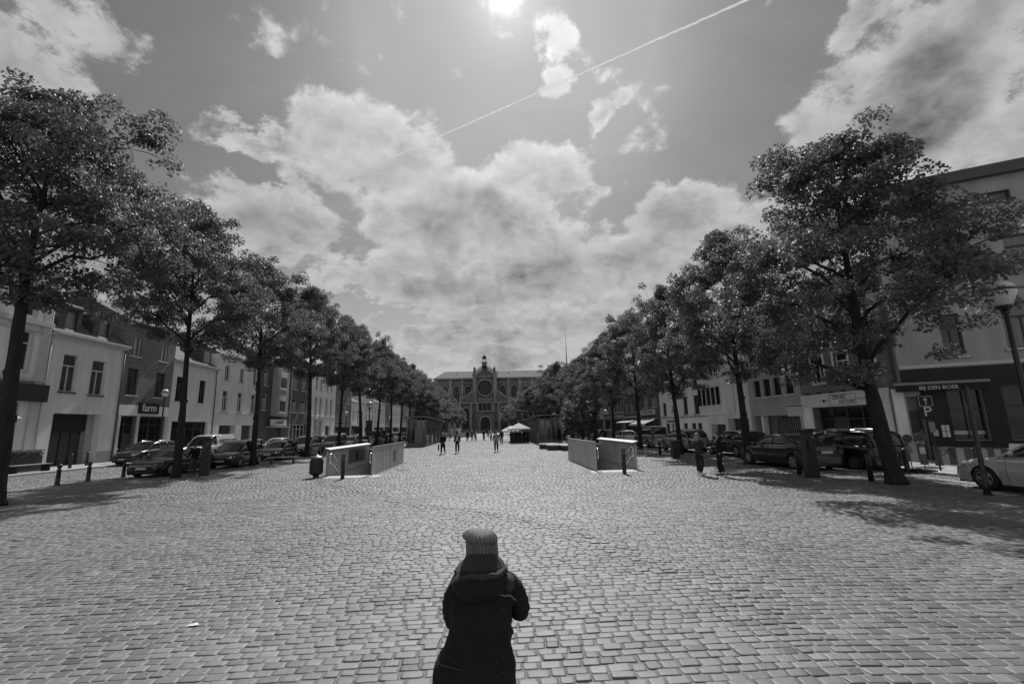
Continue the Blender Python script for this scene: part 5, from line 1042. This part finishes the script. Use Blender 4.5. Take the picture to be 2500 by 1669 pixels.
t = car('van', 'white panel van with grey lettering on its side', -25.1, 42.9, PI+R(-2), 'white', True, 'delivery_van', 'van', G2, (1, 1, 1.02))
text('lettering', 'HIELSGURD', .5, M_RENDD, t, Matrix(((0, 0, -1, -.965), (-1, 0, 0, -1.0), (0, 1, 0, 1.45), (0, 0, 0, 1))), .01)
car('hatch', 'silver hatchback half hidden behind the third left trunk', -24.9, 49.0, PI, 'silver', grp=G2)
car('hatch', 'dark hatchback with pale bonnet just right of the third left trunk', -17.0, 38.2, PI+R(2), 'slate', grp=G1)
car('hatch', 'small white three-window car in the far row right of the third left trunk', -24.8, 55.2, PI, 'white', grp=G2)
car('mpv', 'silver people carrier left of the fourth left trunk', -17.2, 44.2, PI+R(2), 'silver', grp=G1)
car('mpv', 'grey people carrier facing out right of the fourth left trunk', -16.9, 51.0, PI+R(2), 'grey', grp=G1)
car('hatch', 'pale hatchback behind the parked motorcycle', -17.2, 58.0, PI, 'silver', grp=G1)
car('hatch', 'white hatchback right of the parked motorcycle', -17.0, 64.0, PI, 'white', grp=G1)
car('van', 'dark box-shaped van between the sixth and seventh left trunks', -17.0, 70.5, PI, 'slate', True, 'delivery_van', 'van', G1, (1, 1, 1.05))
for i, (k_, p_, x, y) in enumerate((('hatch', 'silver', -17.1, 77.5), ('suv', 'white', -17, 84.5), ('sedan', 'black', -17.2, 92), ('hatch', 'white', -17, 99.5), ('suv', 'silver', -17.1, 107))): car(k_, f'{["silver hatchback","white high car","black saloon","white hatchback","silver high car"][i]} far along the left tree row, {ORD[i]} beyond the box van', x, y, PI, p_, grp=G1, far=True)
for i, (k_, p_, x, y) in enumerate((('sedan', 'grey', -24.8, 62.5), ('hatch', 'silver', -24.8, 69.5), ('mpv', 'white', -24.9, 77), ('hatch', 'black', -24.8, 86), ('suv', 'silver', -24.8, 96))): car(k_, f'{["grey saloon","silver small car","white people carrier","black small car","silver high car"][i]} on the far left kerb, {ORD[i]} beyond the white three-window car', x, y, PI, p_, grp=G2, far=True)
car('sedan', 'silver saloon with its front cut by the right edge of the photo', 15.2, 11.35, R(3), 'pale', grp=None)
car('sedan', 'black saloon with bright window trim behind the second right trunk', 13.85, 21.1, R(4), 'black', grp=G3)
car('mpv', 'long black people carrier with roof rails left of the nearest right trunk', 16.0, 20.4, R(3), 'black', name='parked_minivan', cat='van', grp=G3, sc=(1.0, 1.12, .93), rails=True)
car('suv', 'dark estate behind the standing couple, left of the second right trunk', 15.6, 28.6, R(2), 'graphite', grp=G3, sc=(1, 1, .93))
car('suv', 'silver and grey high car behind the standing couple, right of the third right trunk', 14.7, 34.4, R(2), 'silver', grp=G3, sc=(1, 1, .98))
car('mpv', 'silver van seen from behind between the third and fourth right trunks', 14.9, 42.2, R(2), 'silver', name='parked_van', cat='van', grp=G3, sc=(1, 1.03, 1.08))
car('hatch', 'small white car left of the fourth right trunk', 15.4, 52.5, R(1), 'white', grp=G3, sc=(1, 1, .95))
for i, (k_, p_, x, y) in enumerate((('hatch', 'black', 15.0, 58.5), ('sedan', 'black', 15.2, 65), ('van', 'grey', 15.4, 73.5), ('hatch', 'silver', 15.3, 81), ('suv', 'black', 15.3, 89), ('hatch', 'white', 15.3, 97), ('sedan', 'silver', 15.3, 106))): car(k_, f'{["black small car","black saloon","grey van","silver small car","black high car","white small car","silver saloon"][i]} far along the right row, {ORD[i]} beyond the small white car', x, y, 0, p_, grp=G3, far=True)
car('van', 'white light van crossing before the church steps', -9.0, 108, R(80), 'white', True, 'delivery_van', 'van', None, far=True)
# motorcycle and bicycle
def bike(label, x, y, rz, motor=True):
    t = thing('motorcycle' if motor else 'bicycle', label, 'motorcycle' if motor else 'bicycle', (x, y, 0), rz)
    for yy in (-.68, .68):
        mb = MB(); rr = .31
        mb.tube([(0, yy+rr*math.cos(a*PI/9), .34+rr*math.sin(a*PI/9)) for a in range(19)], .06 if motor else .02, 6, False); w_ = mk('wheel', mb, M_TYRE, t, True)
        if not motor:
            mb = MB()
            for a in range(8): mb.tube([(0, yy, .34), (0, yy+rr*math.cos(a*PI/4), .34+rr*math.sin(a*PI/4))], .003, 3)
            mk('spokes', mb, M_RAIL, w_)
    mb = MB()
    if motor:
        mb.ell((0, .1, .82), (.17, .32, .16), 12, 8); mk('tank', mb, M_IRON, t, True); mb = MB(); mb.ell((0, -.42, .8), (.15, .38, .08), 12, 6); mk('seat', mb, M_TYRE, t, True); mb = MB(); mb.box(-.14, .14, -.25, .28, .3, .68); mk('engine', mb, M_STEELD, t, False, .04)
        mb = MB(); mb.ell((0, .55, .98), (.24, .14, .24), 12, 8); mk('fairing', mb, M_IRON, t, True); mb = MB(); mb.ell((0, .67, .95), (.09, .05, .09), 10, 6); mk('headlight', mb, M_HEADL, t, True)
    else: mb.tube([(0, -.68, .34), (0, -.2, .85), (0, .45, .85), (0, -.1, .3), (0, -.68, .34)], .018, 6); mb.tube([(0, -.1, .3), (0, -.22, .95)], .016, 6); mk('frame', mb, M_FRAMED, t); mb = MB(); mb.ell((0, -.22, .97), (.07, .13, .03), 8, 5); mk('saddle', mb, M_TYRE, t)
    mb = MB(); mb.tube([(0, .68, .34), (0, .5, .95)], .022, 6); f = mk('fork', mb, M_STEELD, t); mb = MB(); mb.tube([(-.33, .38, 1.05), (-.1, .5, 1.02), (.1, .5, 1.02), (.33, .38, 1.05)], .016, 6); mk('handlebar', mb, M_IRON, t)
    return t
bike('dark motorcycle parked behind the left stair walls', -14.9, 55.0, R(150)); bike('bicycle leaning beside the left kiosk poster', -7.9, 60.0, R(20), False)

# ---------------------------------------------------------------- people
def skin(name, V, E_, Rr, m, parent, sub=1, root=0):
    me = bpy.data.meshes.new(name); me.from_pydata(V, E_, []); me.update(); o = bpy.data.objects.new(name, me); C.objects.link(o); o.parent = parent
    md = o.modifiers.new('skin', 'SKIN'); md.use_smooth_shade = True; md.branch_smoothing = .3
    sv = me.skin_vertices[0].data
    for i, r_ in enumerate(Rr): sv[i].radius = (r_, r_) if not isinstance(r_, tuple) else r_; sv[i].use_root = (i == root)
    if sub: s_ = o.modifiers.new('sub', 'SUBSURF'); s_.levels = sub; s_.render_levels = sub
    me.materials.append(m); return o
def person(label, x, y, rz, H=1.72, top='black', legs='black', hair=M_HAIRD, coat=.0, stride=.0, arms=((.06, 0), (.06, 0)), hood=False, cap=None, shoes='black', grp=None, fem=False, fingers=False, cross=False, hairlen=0, cat='person', strap=False, z=0):
    """faces +Y; arms = (forward swing, elbow bend) left/right in radians"""
    t = thing('person', label, cat, (x, y, z), rz, grp); k = H/1.75; t.scale = (k, k, k)
    sw = .165 if fem else .185
    V = [(0, 0, .98), (0, .01, 1.14), (0, .0, 1.30), (0, -.01, 1.44), (0, .0, 1.52), (0, .012, 1.60), (0, .02, 1.67)]; Rd = [(.095, .07), (.09, .07), (.11, .075), (.085, .06), (.050, .050), (.072, .085), (.070, .088)]
    E_ = [(0, 1), (1, 2), (2, 3), (3, 4), (4, 5), (5, 6)]; legsV = []; armsV = []
    def add(p, r_, par): V.append(p); Rd.append(r_); E_.append((par, len(V)-1)); return len(V)-1
    for s_ in (-1, 1):
        st = stride*s_; hip = (s_*.10, 0, .90); kn = (s_*.105, st*.45+.03, .50+abs(st)*.02); an = (s_*(.10 if not cross else .02), st*.95-.02-(.0 if st >= 0 else .05), .09+(.05 if st < 0 else 0)); toe = (s_*.13, an[1]+.16, .035)
        a = add(hip, .062, 0); b = add(kn, .042, a); c = add(((kn[0]+an[0])/2, (kn[1]+an[1])/2, (kn[2]+an[2])/2+.04), .040, b); d = add(an, .036, c); add(toe, .034, d); legsV.append((hip, kn, an, toe))
        sw_, el_ = arms[0 if s_ < 0 else 1]; sh = (s_*sw, -.01, 1.41); el = (s_*(sw+.06), math.sin(sw_)*.29-.01, 1.41-math.cos(sw_)*.29); fa = sw_+el_; wr = (el[0]-s_*(.02+.10*(el_ > .8)), el[1]+math.sin(fa)*.25, el[2]-math.cos(fa)*.25)
        a = add(sh, .052, 3); b = add(el, .038, a); c = add(wr, .024, b); dirv = Vector((wr[0]-el[0], wr[1]-el[1], wr[2]-el[2])).normalized(); pm = Vector(wr)+dirv*.06; d = add(tuple(pm), (.018, .036), c)
        if fingers:
            for q in range(4): p1 = pm+dirv*.035+Vector((0, (q-1.5)*.019, 0)); e1 = add(tuple(p1), .009, d); add(tuple(p1+dirv*(.045+.008*(1.5-abs(q-1.4)))-Vector((s_*.012, 0, 0))), .007, e1)
            e1 = add(tuple(Vector(wr)+dirv*.04+Vector((-s_*.01, .035, 0))), .010, c); add(tuple(Vector(wr)+dirv*.085+Vector((-s_*.015, .05, 0))), .008, e1)
        else: e1 = add(tuple(pm+dirv*.07-Vector((s_*.015, 0, 0))), (.010, .03), d); add(tuple(Vector(wr)+dirv*.07+Vector((-s_*.01, .045, 0))), .010, c)
        armsV.append((sh, el, wr))
    skin('body', V, E_, Rd, M_SKIN, t, 1 if not fingers else 2)
    # face details
    mb = MB(); mb.prism([(-.014, .102, 1.625), (.014, .102, 1.625), (0, .102, 1.665)], (0, .022, -.006)); mk('nose', mb, M_SKIN, t, True)
    for s_ in (-1, 1): mb = MB(); mb.ell((s_*.074, .015, 1.635), (.012, .02, .032), 6, 5); mk('ear', mb, M_SKIN, t, True)
    # trousers
    V2 = [(0, 0, 1.02), (0, 0, .93)]; R2 = [(.15, .12), (.165, .135)]; E2 = [(0, 1)]
    for (hip, kn, an, toe) in legsV:
        n = len(V2); V2 += [hip, kn, tuple((kn[i]+an[i])/2 for i in range(3)), (an[0], an[1], an[2]+.02)]; R2 += [.115, .086, .078, .068]; E2 += [(1, n), (n, n+1), (n+1, n+2), (n+2, n+3)]
    skin('trousers', V2, E2, R2, CLOTH[legs], t)
    for (hip, kn, an, toe) in legsV: mb = MB(); mb.ell((an[0]*.6+toe[0]*.4, an[1]*.45+toe[1]*.55-.0, max(.045, an[2]*.5+.0)), (.045, .125, .042), 10, 6); mk('shoe', mb, CLOTH[shoes] if shoes != 'white' else M_FRAMEW, t, True)
    # jacket or coat
    V3 = [(0, .01, 1.16), (0, 0, 1.30), (0, -.01, 1.42), (0, 0, 1.50), (0, .0, 1.0)]; R3 = [(.175, .135), (.195, .135), (.155, .11), (.08, .075), (.185, .15)]; E3 = [(0, 1), (1, 2), (2, 3), (0, 4)]
    V3.append((0, 0, .92-coat)); R3.append((.215, .175)); E3.append((4, 5))
    for s_, (sh, el, wr) in zip((-1, 1), armsV): n = len(V3); V3 += [sh, el, wr]; R3 += [.082, .066, .050]; E3 += [(2, n), (n, n+1), (n+1, n+2)]
    skin('coat' if coat else 'jacket', V3, E3, R3, CLOTH[top], t)
    # hair / hat
    mb = MB(); st = mb.ell((0, -.012, 1.675), (.084, .10, .088), 14, 8)
    mb.v = [(a, b, max(c, 1.60+(.07 if b > .03 else 0))) for a, b, c in mb.v]
    mk('hair', mb, hair, t, True)
    if hairlen: mb = MB(); mb.ell((0, -.05, 1.60-hairlen/2), (.10, .065, .09+hairlen*.6), 12, 8); mk('long_hair', mb, hair, t, True)
    if cap: mb = MB(); mb.lathe([(.10, 1.70), (.092, 1.75), (.06, 1.78), (.01, 1.785)], n=14); mb.box(-.06, .06, .06, .16, 1.695, 1.71); mk('cap', mb, CLOTH[cap], t, True)
    if hood: mb = MB(); mb.ell((0, -.09, 1.50), (.13, .08, .09), 12, 8); mk('hood', mb, CLOTH[top], t, True)
    if strap: mb = MB(); mb.box(-.09, -.055, .1, .155, 1.05, 1.42); mb.box(.055, .09, .1, .155, 1.05, 1.42); mb.box(-.06, .06, .12, .15, 1.05, 1.4); mk('open_shirt', mb, M_TRIM, t)
    return t
A0 = ((.1, .25), (-.1, .2))
person('person with long fair hair, dark jacket and white shoes, left of the talking pair', 8.5, 18.55, R(-60), 1.68, 'dark', 'charcoal', M_HAIRL, .08, .02, ((.25, 1.3), (.2, 1.5)), shoes='white', fem=True, fingers=True, hairlen=.18, cross=True, grp='pair talking on the right')
person('person with short dark hair in a black hooded jacket, standing right of the pair', 9.15, 18.15, R(70), 1.72, 'black', 'black', M_HAIRD, .06, .03, ((.3, 1.2), (.15, 1.4)), fingers=True, hood=True, grp='pair talking on the right')
person('person leaning by the black ticket machine on the left, dark jacket', -15.65, 25.4, R(60), 1.62, 'black', 'denim', M_HAIRD, .05, .0, ((.4, .5), (.2, .4)), fingers=True)
t = person('person in a long black coat and pale cap carrying a bag, walking left', -3.95, 39.1, R(165), 1.74, 'black', 'black', M_HAIRD, .38, .16, ((.0, .9), (.0, .05)), cap='pale')
bgm = MB(); bgm.box(-.04, .04, -.2, .2, 0, .5); o = mk('bag', bgm, CLOTH['black'], None, False, .02); o.location = (-4.30, 39.0, .32); tag(o, 'soft black bag hanging from the hand of the person in the long coat', 'bag')
person('person in black with an open pale shirt walking beside the long coat', -2.8, 39.8, R(178), 1.74, 'black', 'black', M_HAIRD, .08, .1, ((.15, .6), (-.1, .6)), strap=True, cap='charcoal')
person('person in a light grey pullover and jeans walking in the middle of the square', .54, 40.05, R(176), 1.80, 'light', 'denim', M_HAIRD, .0, .04, ((-.25, .2), (.1, .35)))
person('person in a dark suit standing behind the light grey pullover', 1.45, 57.6, R(180), 1.76, 'black', 'black', M_HAIRD, .08, .03, A0)
person('person walking past the poster of the left kiosk in dark clothes', -11.5, 52.0, R(-60), 1.75, 'black', 'charcoal', M_HAIRD, .06, .12, A0)
for i, (x, tp) in enumerate(((2.75, 'dark'), (3.25, 'black'), (3.75, 'charcoal'), (4.35, 'black'), (4.75, 'dark'))): person(f'dark-clothed person standing at the bar, {ORD[i]} from the left of the group', x, 57.6+g.uniform(-.5, .8), R(g.uniform(-50, 60)), g.uniform(1.66, 1.82), tp, 'black', M_HAIRD, .1, .03, A0, grp='people standing at the bar')
for i, (x, y) in enumerate(((-3.6, 74), (-2.9, 76), (-2.3, 75.2), (-1.2, 88), (-.2, 92), (.9, 90), (-1.0, 78), (.2, 73.5), (-4.5, 96), (-3.2, 99), (-.6, 104), (2.4, 98), (-8.0, 94), (-7.0, 97))):
    person(f'distant {["dark","grey","pale"][i % 3]}-topped walker before the church, {ORD[i]} counted in from the nearest group', x, y, R(g.uniform(0, 360)), g.uniform(1.6, 1.82), ['black', 'mid', 'pale', 'charcoal', 'light'][i % 5] if i % 3 else 'black', 'denim' if i % 2 else 'black', M_HAIRD, .06, g.uniform(.0, .14), A0, grp='walkers before the church')
for i, (x, y) in enumerate(((9.2, 62), (10.0, 64), (9.0, 67), (-24.5, 71))): person(f'dark-clothed person near the terrace beyond the small tree, {ORD[i]} one' if i < 3 else 'dark-clothed person on the left kerb beyond the lamp', x, y, R(g.uniform(0, 360)), 1.72, 'black', 'charcoal', M_HAIRD, .06, .05, A0, grp=None)
for i, (x, y) in enumerate(((19.6, 24.6), (19.6, 26.0))): pass

# the photographer seen from behind in the foreground
t = thing('person', 'person in black hooded coat and ribbed knit hat, back view in the foreground', 'person', (-.045, 3.12, 0), R(2)); t.scale = (1, 1, .98)
def ringmesh(rings, n=48, fn=None):     # ring = (cx, cy, z, rx, ry)
    mb = MB(); m_ = len(rings)
    for i, (cx, cy, z, rx, ry) in enumerate(rings):
        for k in range(n):
            a = 2*PI*k/n; d = fn(i, a, z) if fn else 0; e = 2.35; ca, sa = math.cos(a), math.sin(a)
            px_ = math.copysign(abs(ca)**(2/e), ca); py_ = math.copysign(abs(sa)**(2/e), sa)
            mb.v.append((cx+(rx+d)*px_, cy+(ry+d)*py_, z))
    for i in range(m_-1):
        for k in range(n): mb.f.append((i*n+k, i*n+(k+1) % n, (i+1)*n+(k+1) % n, (i+1)*n+k))
    mb.f.append(tuple(reversed(range(n)))); mb.f.append(tuple((m_-1)*n+k for k in range(n))); return mb
def dense(tab, step=.02):
    o = [];
    for a, b in zip(tab, tab[1:]):
        n = max(1, int(abs(b[2]-a[2])/step)); 
        for i in range(n): u = i/n; u = u; o.append(tuple(a[j]+(b[j]-a[j])*u for j in range(5)))
    o.append(tab[-1])
    for _ in range(3): o = [o[0]]+[tuple((o[i-1][j]+2*o[i][j]+o[i+1][j])/4 for j in range(5)) for i in range(1, len(o)-1)]+[o[-1]]
    return o
# body: one surface, head, torso, arms raised to the face, legs with bent knees
bV = [(0, 0, .62), (0, .01, .82), (0, .03, 1.0), (0, .05, 1.12), (-.03, .09, 1.19), (-.06, .13, 1.27), (-.06, .14, 1.34)]; bR = [(.13, .1), (.12, .09), (.14, .09), (.10, .07), (.05, .05), (.07, .085), (.07, .088)]
bE = [(i, i+1) for i in range(6)]
def ad(p, r_, a): bV.append(p); bR.append(r_); bE.append((a, len(bV)-1)); return len(bV)-1
for s_ in (-1, 1):
    a = ad((s_*.17, .03, 1.09), .05, 3); el = (.255, .12, .90) if s_ > 0 else (-.24, .16, .93); b = ad(el, .04, a); wr = (s_*.06-.03, .34, 1.18); c = ad(wr, .025, b); pm = (s_*.05-.04, .36, 1.24); d = ad(pm, (.018, .034), c)
    for q in range(4): e1 = ad((pm[0]-s_*.02, pm[1]+.02, pm[2]-.01+q*.018), .009, d); ad((pm[0]-s_*.055, pm[1]+.035, pm[2]-.012+q*.018), .008, e1)
    e1 = ad((pm[0]-s_*.012, pm[1]-.015, pm[2]-.03), .010, c); ad((pm[0]-s_*.04, pm[1]-.02, pm[2]-.035), .009, e1)
    h_ = ad((s_*.10, 0, .56), .09, 0); kk = ad((s_*.13, .16, .36), .06, h_); cf = ad((s_*.13, .06, .22), .055, kk); an = ad((s_*.13, -.02, .08), .036, cf); ad((s_*.15, .14, .035), .034, an)
skin('body', bV, bE, bR, M_SKIN, t, 2)
tab = [(-.072, -.02, .30, .24, .18), (-.070, -.02, .62, .246, .19), (-.066, -.02, .70, .242, .185), (-.055, -.01, .765, .225, .17), (-.035, 0, .83, .198, .158), (-.031, 0, .90, .193, .152), (-.03, .01, 1.0, .198, .152), (-.028, .03, 1.08, .208, .15), (-.028, .04, 1.13, .205, .14), (-.026, .05, 1.18, .185, .13), (-.024, .05, 1.22, .16, .12), (-.02, .05, 1.25, .135, .11), (-.018, .05, 1.285, .11, .10), (-.018, .055, 1.315, .085, .08), (-.018, .06, 1.335, .055, .05)]
def cloth(i, a, z): return .005*math.sin(z*38+3*math.sin(a*2))+.006*math.sin(a*5+z*14)*(1 if z < .8 else .6)+.008*math.sin(z*75+a*3+math.sin(a*4))*math.exp(-((z-.86)/.09)**2)+.005*math.sin(a*9+z*23)+.006*math.sin(z*60-a*4)*math.exp(-((z-1.04)/.06)**2)
mk('coat', ringmesh(dense(tab, .012), 72, cloth), CLOTH['black'], t, True)
def sleeve(pts, rad, nm='sleeve'):
    n = 44; P_ = []; rr = []
    for i in range(n+1):
        u = i/n*(len(pts)-1); k_ = min(int(u), len(pts)-2); f = u-k_; p = [pts[max(k_-1, 0)], pts[k_], pts[k_+1], pts[min(k_+2, len(pts)-1)]]
        P_.append(tuple(.5*(2*p[1][j]+(p[2][j]-p[0][j])*f+(2*p[0][j]-5*p[1][j]+4*p[2][j]-p[3][j])*f*f+(3*p[1][j]-p[0][j]-3*p[2][j]+p[3][j])*f**3) for j in range(3)))
        rr.append(rad[k_]*(1-f)+rad[k_+1]*f+.003*math.sin(i*1.5)+.0025*math.sin(i*2.9+1))
    mb = MB(); mb.tube(P_, rr, 20); return mk(nm, mb, CLOTH['black'], t, True)
sleeve([(.10, .03, 1.17), (.165, .035, 1.12), (.205, .05, 1.05), (.226, .08, .975), (.212, .14, .935), (.13, .27, 1.04), (.03, .34, 1.18)], [.07, .072, .068, .062, .056, .048, .04])
sleeve([(-.15, .03, 1.15), (-.195, .035, 1.09), (-.214, .05, 1.02), (-.212, .08, .95), (-.19, .14, .89), (-.14, .27, 1.03), (-.08, .33, 1.15)], [.06, .062, .058, .054, .048, .045, .04])
# hood: a heavy bag of cloth hanging on the back, rolled along its upper edge
cm = [q for q in dense(tab, .012) if q[2] > 1.215]; cm = [(q[0], q[1], q[2], q[3]+.015, q[4]+.015) for q in cm]
mk('collar', ringmesh(cm, 72, lambda i, a, z: .004*math.sin(a*5+z*60)+.003*math.sin(a*11)), CLOTH['dark'], t, True)  # cloth lighter than the coat: skylight from above put into the colour
def hoodfold(i, a, z): return .007*math.sin(a*6+z*30)+.005*math.sin(a*3-z*55)
hb = [(-.03, -.02, 1.085, .10, .10), (-.03, -.025, 1.10, .145, .125), (-.03, -.03, 1.13, .172, .14), (-.03, -.03, 1.17, .182, .145), (-.028, -.025, 1.21, .172, .14), (-.026, -.02, 1.235, .16, .13), (-.025, -.01, 1.25, .14, .11)]
hd = mk('hood', ringmesh(dense(hb, .008), 64, hoodfold), CLOTH['black'], t, True)
mb = MB(); mb.tube([(-.026+.165*math.cos(a), .0+.145*math.sin(a)*(1.0), 1.235+.012*math.sin(a*3+1)+.004*math.sin(a*9)+.02*math.cos(a)) for a in [PI*1.02+PI*.96*k/30 for k in range(31)]], [.006+.014*math.sin(PI*k/30)**.5+.002*math.sin(k*1.7) for k in range(31)], 10); mk('collar_roll', mb, CLOTH['dark'], hd, True)
mb = MB(); mb.ell((.142, -.035, 1.165), (.045, .075, .055), 14, 10); mk('shoulder_fold', mb, CLOTH['dark'], t, True)
mb = MB(); mb.tube([(.085, -.15, 1.135), (.12, -.145, 1.125), (.15, -.125, 1.12), (.175, -.10, 1.09), (.19, -.08, 1.07)], [.003, .006, .006, .005, .003], 7); mk('hood_seam', mb, CLOTH['mid'], hd, True)
for (x_, z_) in ((.105, 1.055), (.10, .795), (.095, .715)): mb = MB(); mb.ell((x_, -.150 if z_ > .9 else -.17, z_), (.018, .009, .0035), 8, 5); mk('crease', mb, CLOTH['dark'], t, True)
mb = MB(); mb.tube([(-.285, -.09, .765), (-.27, -.12, .755), (-.23, -.155, .76), (-.18, -.18, .755), (-.13, -.19, .745)], [.003, .006, .006, .005, .002], 7); mk('hem_fold', mb, CLOTH['dark'], t, True)
mb = MB(); mb.tube([(-.215, -.115, .80), (-.19, -.15, .775), (-.14, -.172, .75), (-.09, -.18, .735)], [.002, .005, .005, .002], 6); mk('hem_fold', mb, CLOTH['dark'], t, True)
# hair tucked under the hat and the ribbed knit hat
mb = MB(); mb.ell((-.015, .115, 1.285), (.085, .098, .11), 20, 12); mk('hair', mb, M_HAIRD, t, True)
rings = [(-.012, .115, 1.235, .102, .110), (-.013, .115, 1.27, .103, .112), (-.014, .115, 1.32, .101, .111), (-.016, .112, 1.365, .099, .110), (-.018, .11, 1.392, .099, .108), (-.019, .108, 1.402, .103, .110), (-.026, .102, 1.409, .110, .116), (-.029, .10, 1.419, .113, .118), (-.028, .10, 1.432, .108, .113), (-.024, .10, 1.446, .094, .098), (-.020, .10, 1.458, .070, .074), (-.018, .10, 1.466, .042, .045), (-.018, .10, 1.470, .015, .015)]
def ribs(i, a, z): return .0075*math.cos(a*34+.4*math.sin(z*40))*(1 if z < 1.45 else max(.05, (1.47-z)/.03))
hatm = ringmesh(dense(rings, .004), 272, ribs)
hatm.v = [(x_, y_, z_-(x_+.02)*.10*(1 if z_ > 1.39 else 0)) for x_, y_, z_ in hatm.v]
mk('knit_hat', hatm, mat('grey_knit', .19, .95, .3, 60, bump=.002, bscale=300, spec=.1), t, True)

# ---------------------------------------------------------------- small leftovers
mb = MB(); mb.q((-.09, -.03, .012), (.02, -.06, .02), (.1, .0, .012), (.03, .05, .03), (-.05, .045, .012)); o = mk('scrap_of_paper', mb, M_FRAMEW); a0 = bearing(196, 1346); o.scale = (.7, .7, .7); o.location = (-3.37, 5.75, .0); tag(o, 'small white scrap of paper on the setts at the lower left', 'litter')
for i, (x, y) in enumerate(((-4.6, 24.9), (1.0, 41.5))): mb = MB(); mb.lathe([(.33, .012), (.33, .018)], n=24, sq=.7); o = mk('manhole_cover', mb, M_FRAMED); o.location = (x, y, 0); tag(o, ['dark cover set in the setts right of the left stair walls', 'dark cover set in the setts in the middle distance'][i], 'manhole cover')
# contrail: a real streak of ice cloud nine kilometres up
def skyray(px, py, alt):
    px *= 2500/2349; py *= 2500/2349; v = fw + rt*((px-1250)/1101.4) - up*((py-834.5)/1101.4); return Vector((0, 0, CH))+v*((alt-CH)/v.z)
a, b = skyray(1745, -14, 9000), skyray(790, 410, 9000); q = MB(); N = 160
pp = [a.lerp(b, i/N) for i in range(N+1)]; q.tube([tuple(p+Vector((rnd.uniform(-1, 1), rnd.uniform(-1, 1), rnd.uniform(-1, 1)))*7) for p in pp], [max(5, (30-12*i/N)*rnd.uniform(.75, 1.25)*min(1, (N-i)/50)) for i in range(N+1)], 8)
mc = bpy.data.materials.new('ice_cloud'); mc.use_nodes = True; tt = NT(mc.node_tree); tt.n.clear(); oo = tt.n.new('ShaderNodeOutputMaterial'); df = tt.n.new('ShaderNodeBsdfTranslucent'); df.inputs[0].default_value = (.9, .9, .9, 1); d2 = tt.n.new('ShaderNodeBsdfDiffuse'); d2.inputs[0].default_value = (.9, .9, .9, 1)
m1 = tt.n.new('ShaderNodeMixShader'); m1.inputs[0].default_value = .5; tt.l.new(df.outputs[0], m1.inputs[1]); tt.l.new(d2.outputs[0], m1.inputs[2]); tp = tt.n.new('ShaderNodeBsdfTransparent'); m2 = tt.n.new('ShaderNodeMixShader'); gg = tt.n.new('ShaderNodeNewGeometry'); nf = tt.noise(gg.outputs['Position'], .01, 4)
tt.l.new(tt.ramp(nf, .3, .7, .25, .6), m2.inputs[0]); tt.l.new(tp.outputs[0], m2.inputs[1]); tt.l.new(m1.outputs[0], m2.inputs[2]); tt.l.new(m2.outputs[0], oo.inputs[0])
o = mk('contrail', q, mc, None, True); tag(o, 'thin white vapour trail running diagonally across the sky', 'contrail')
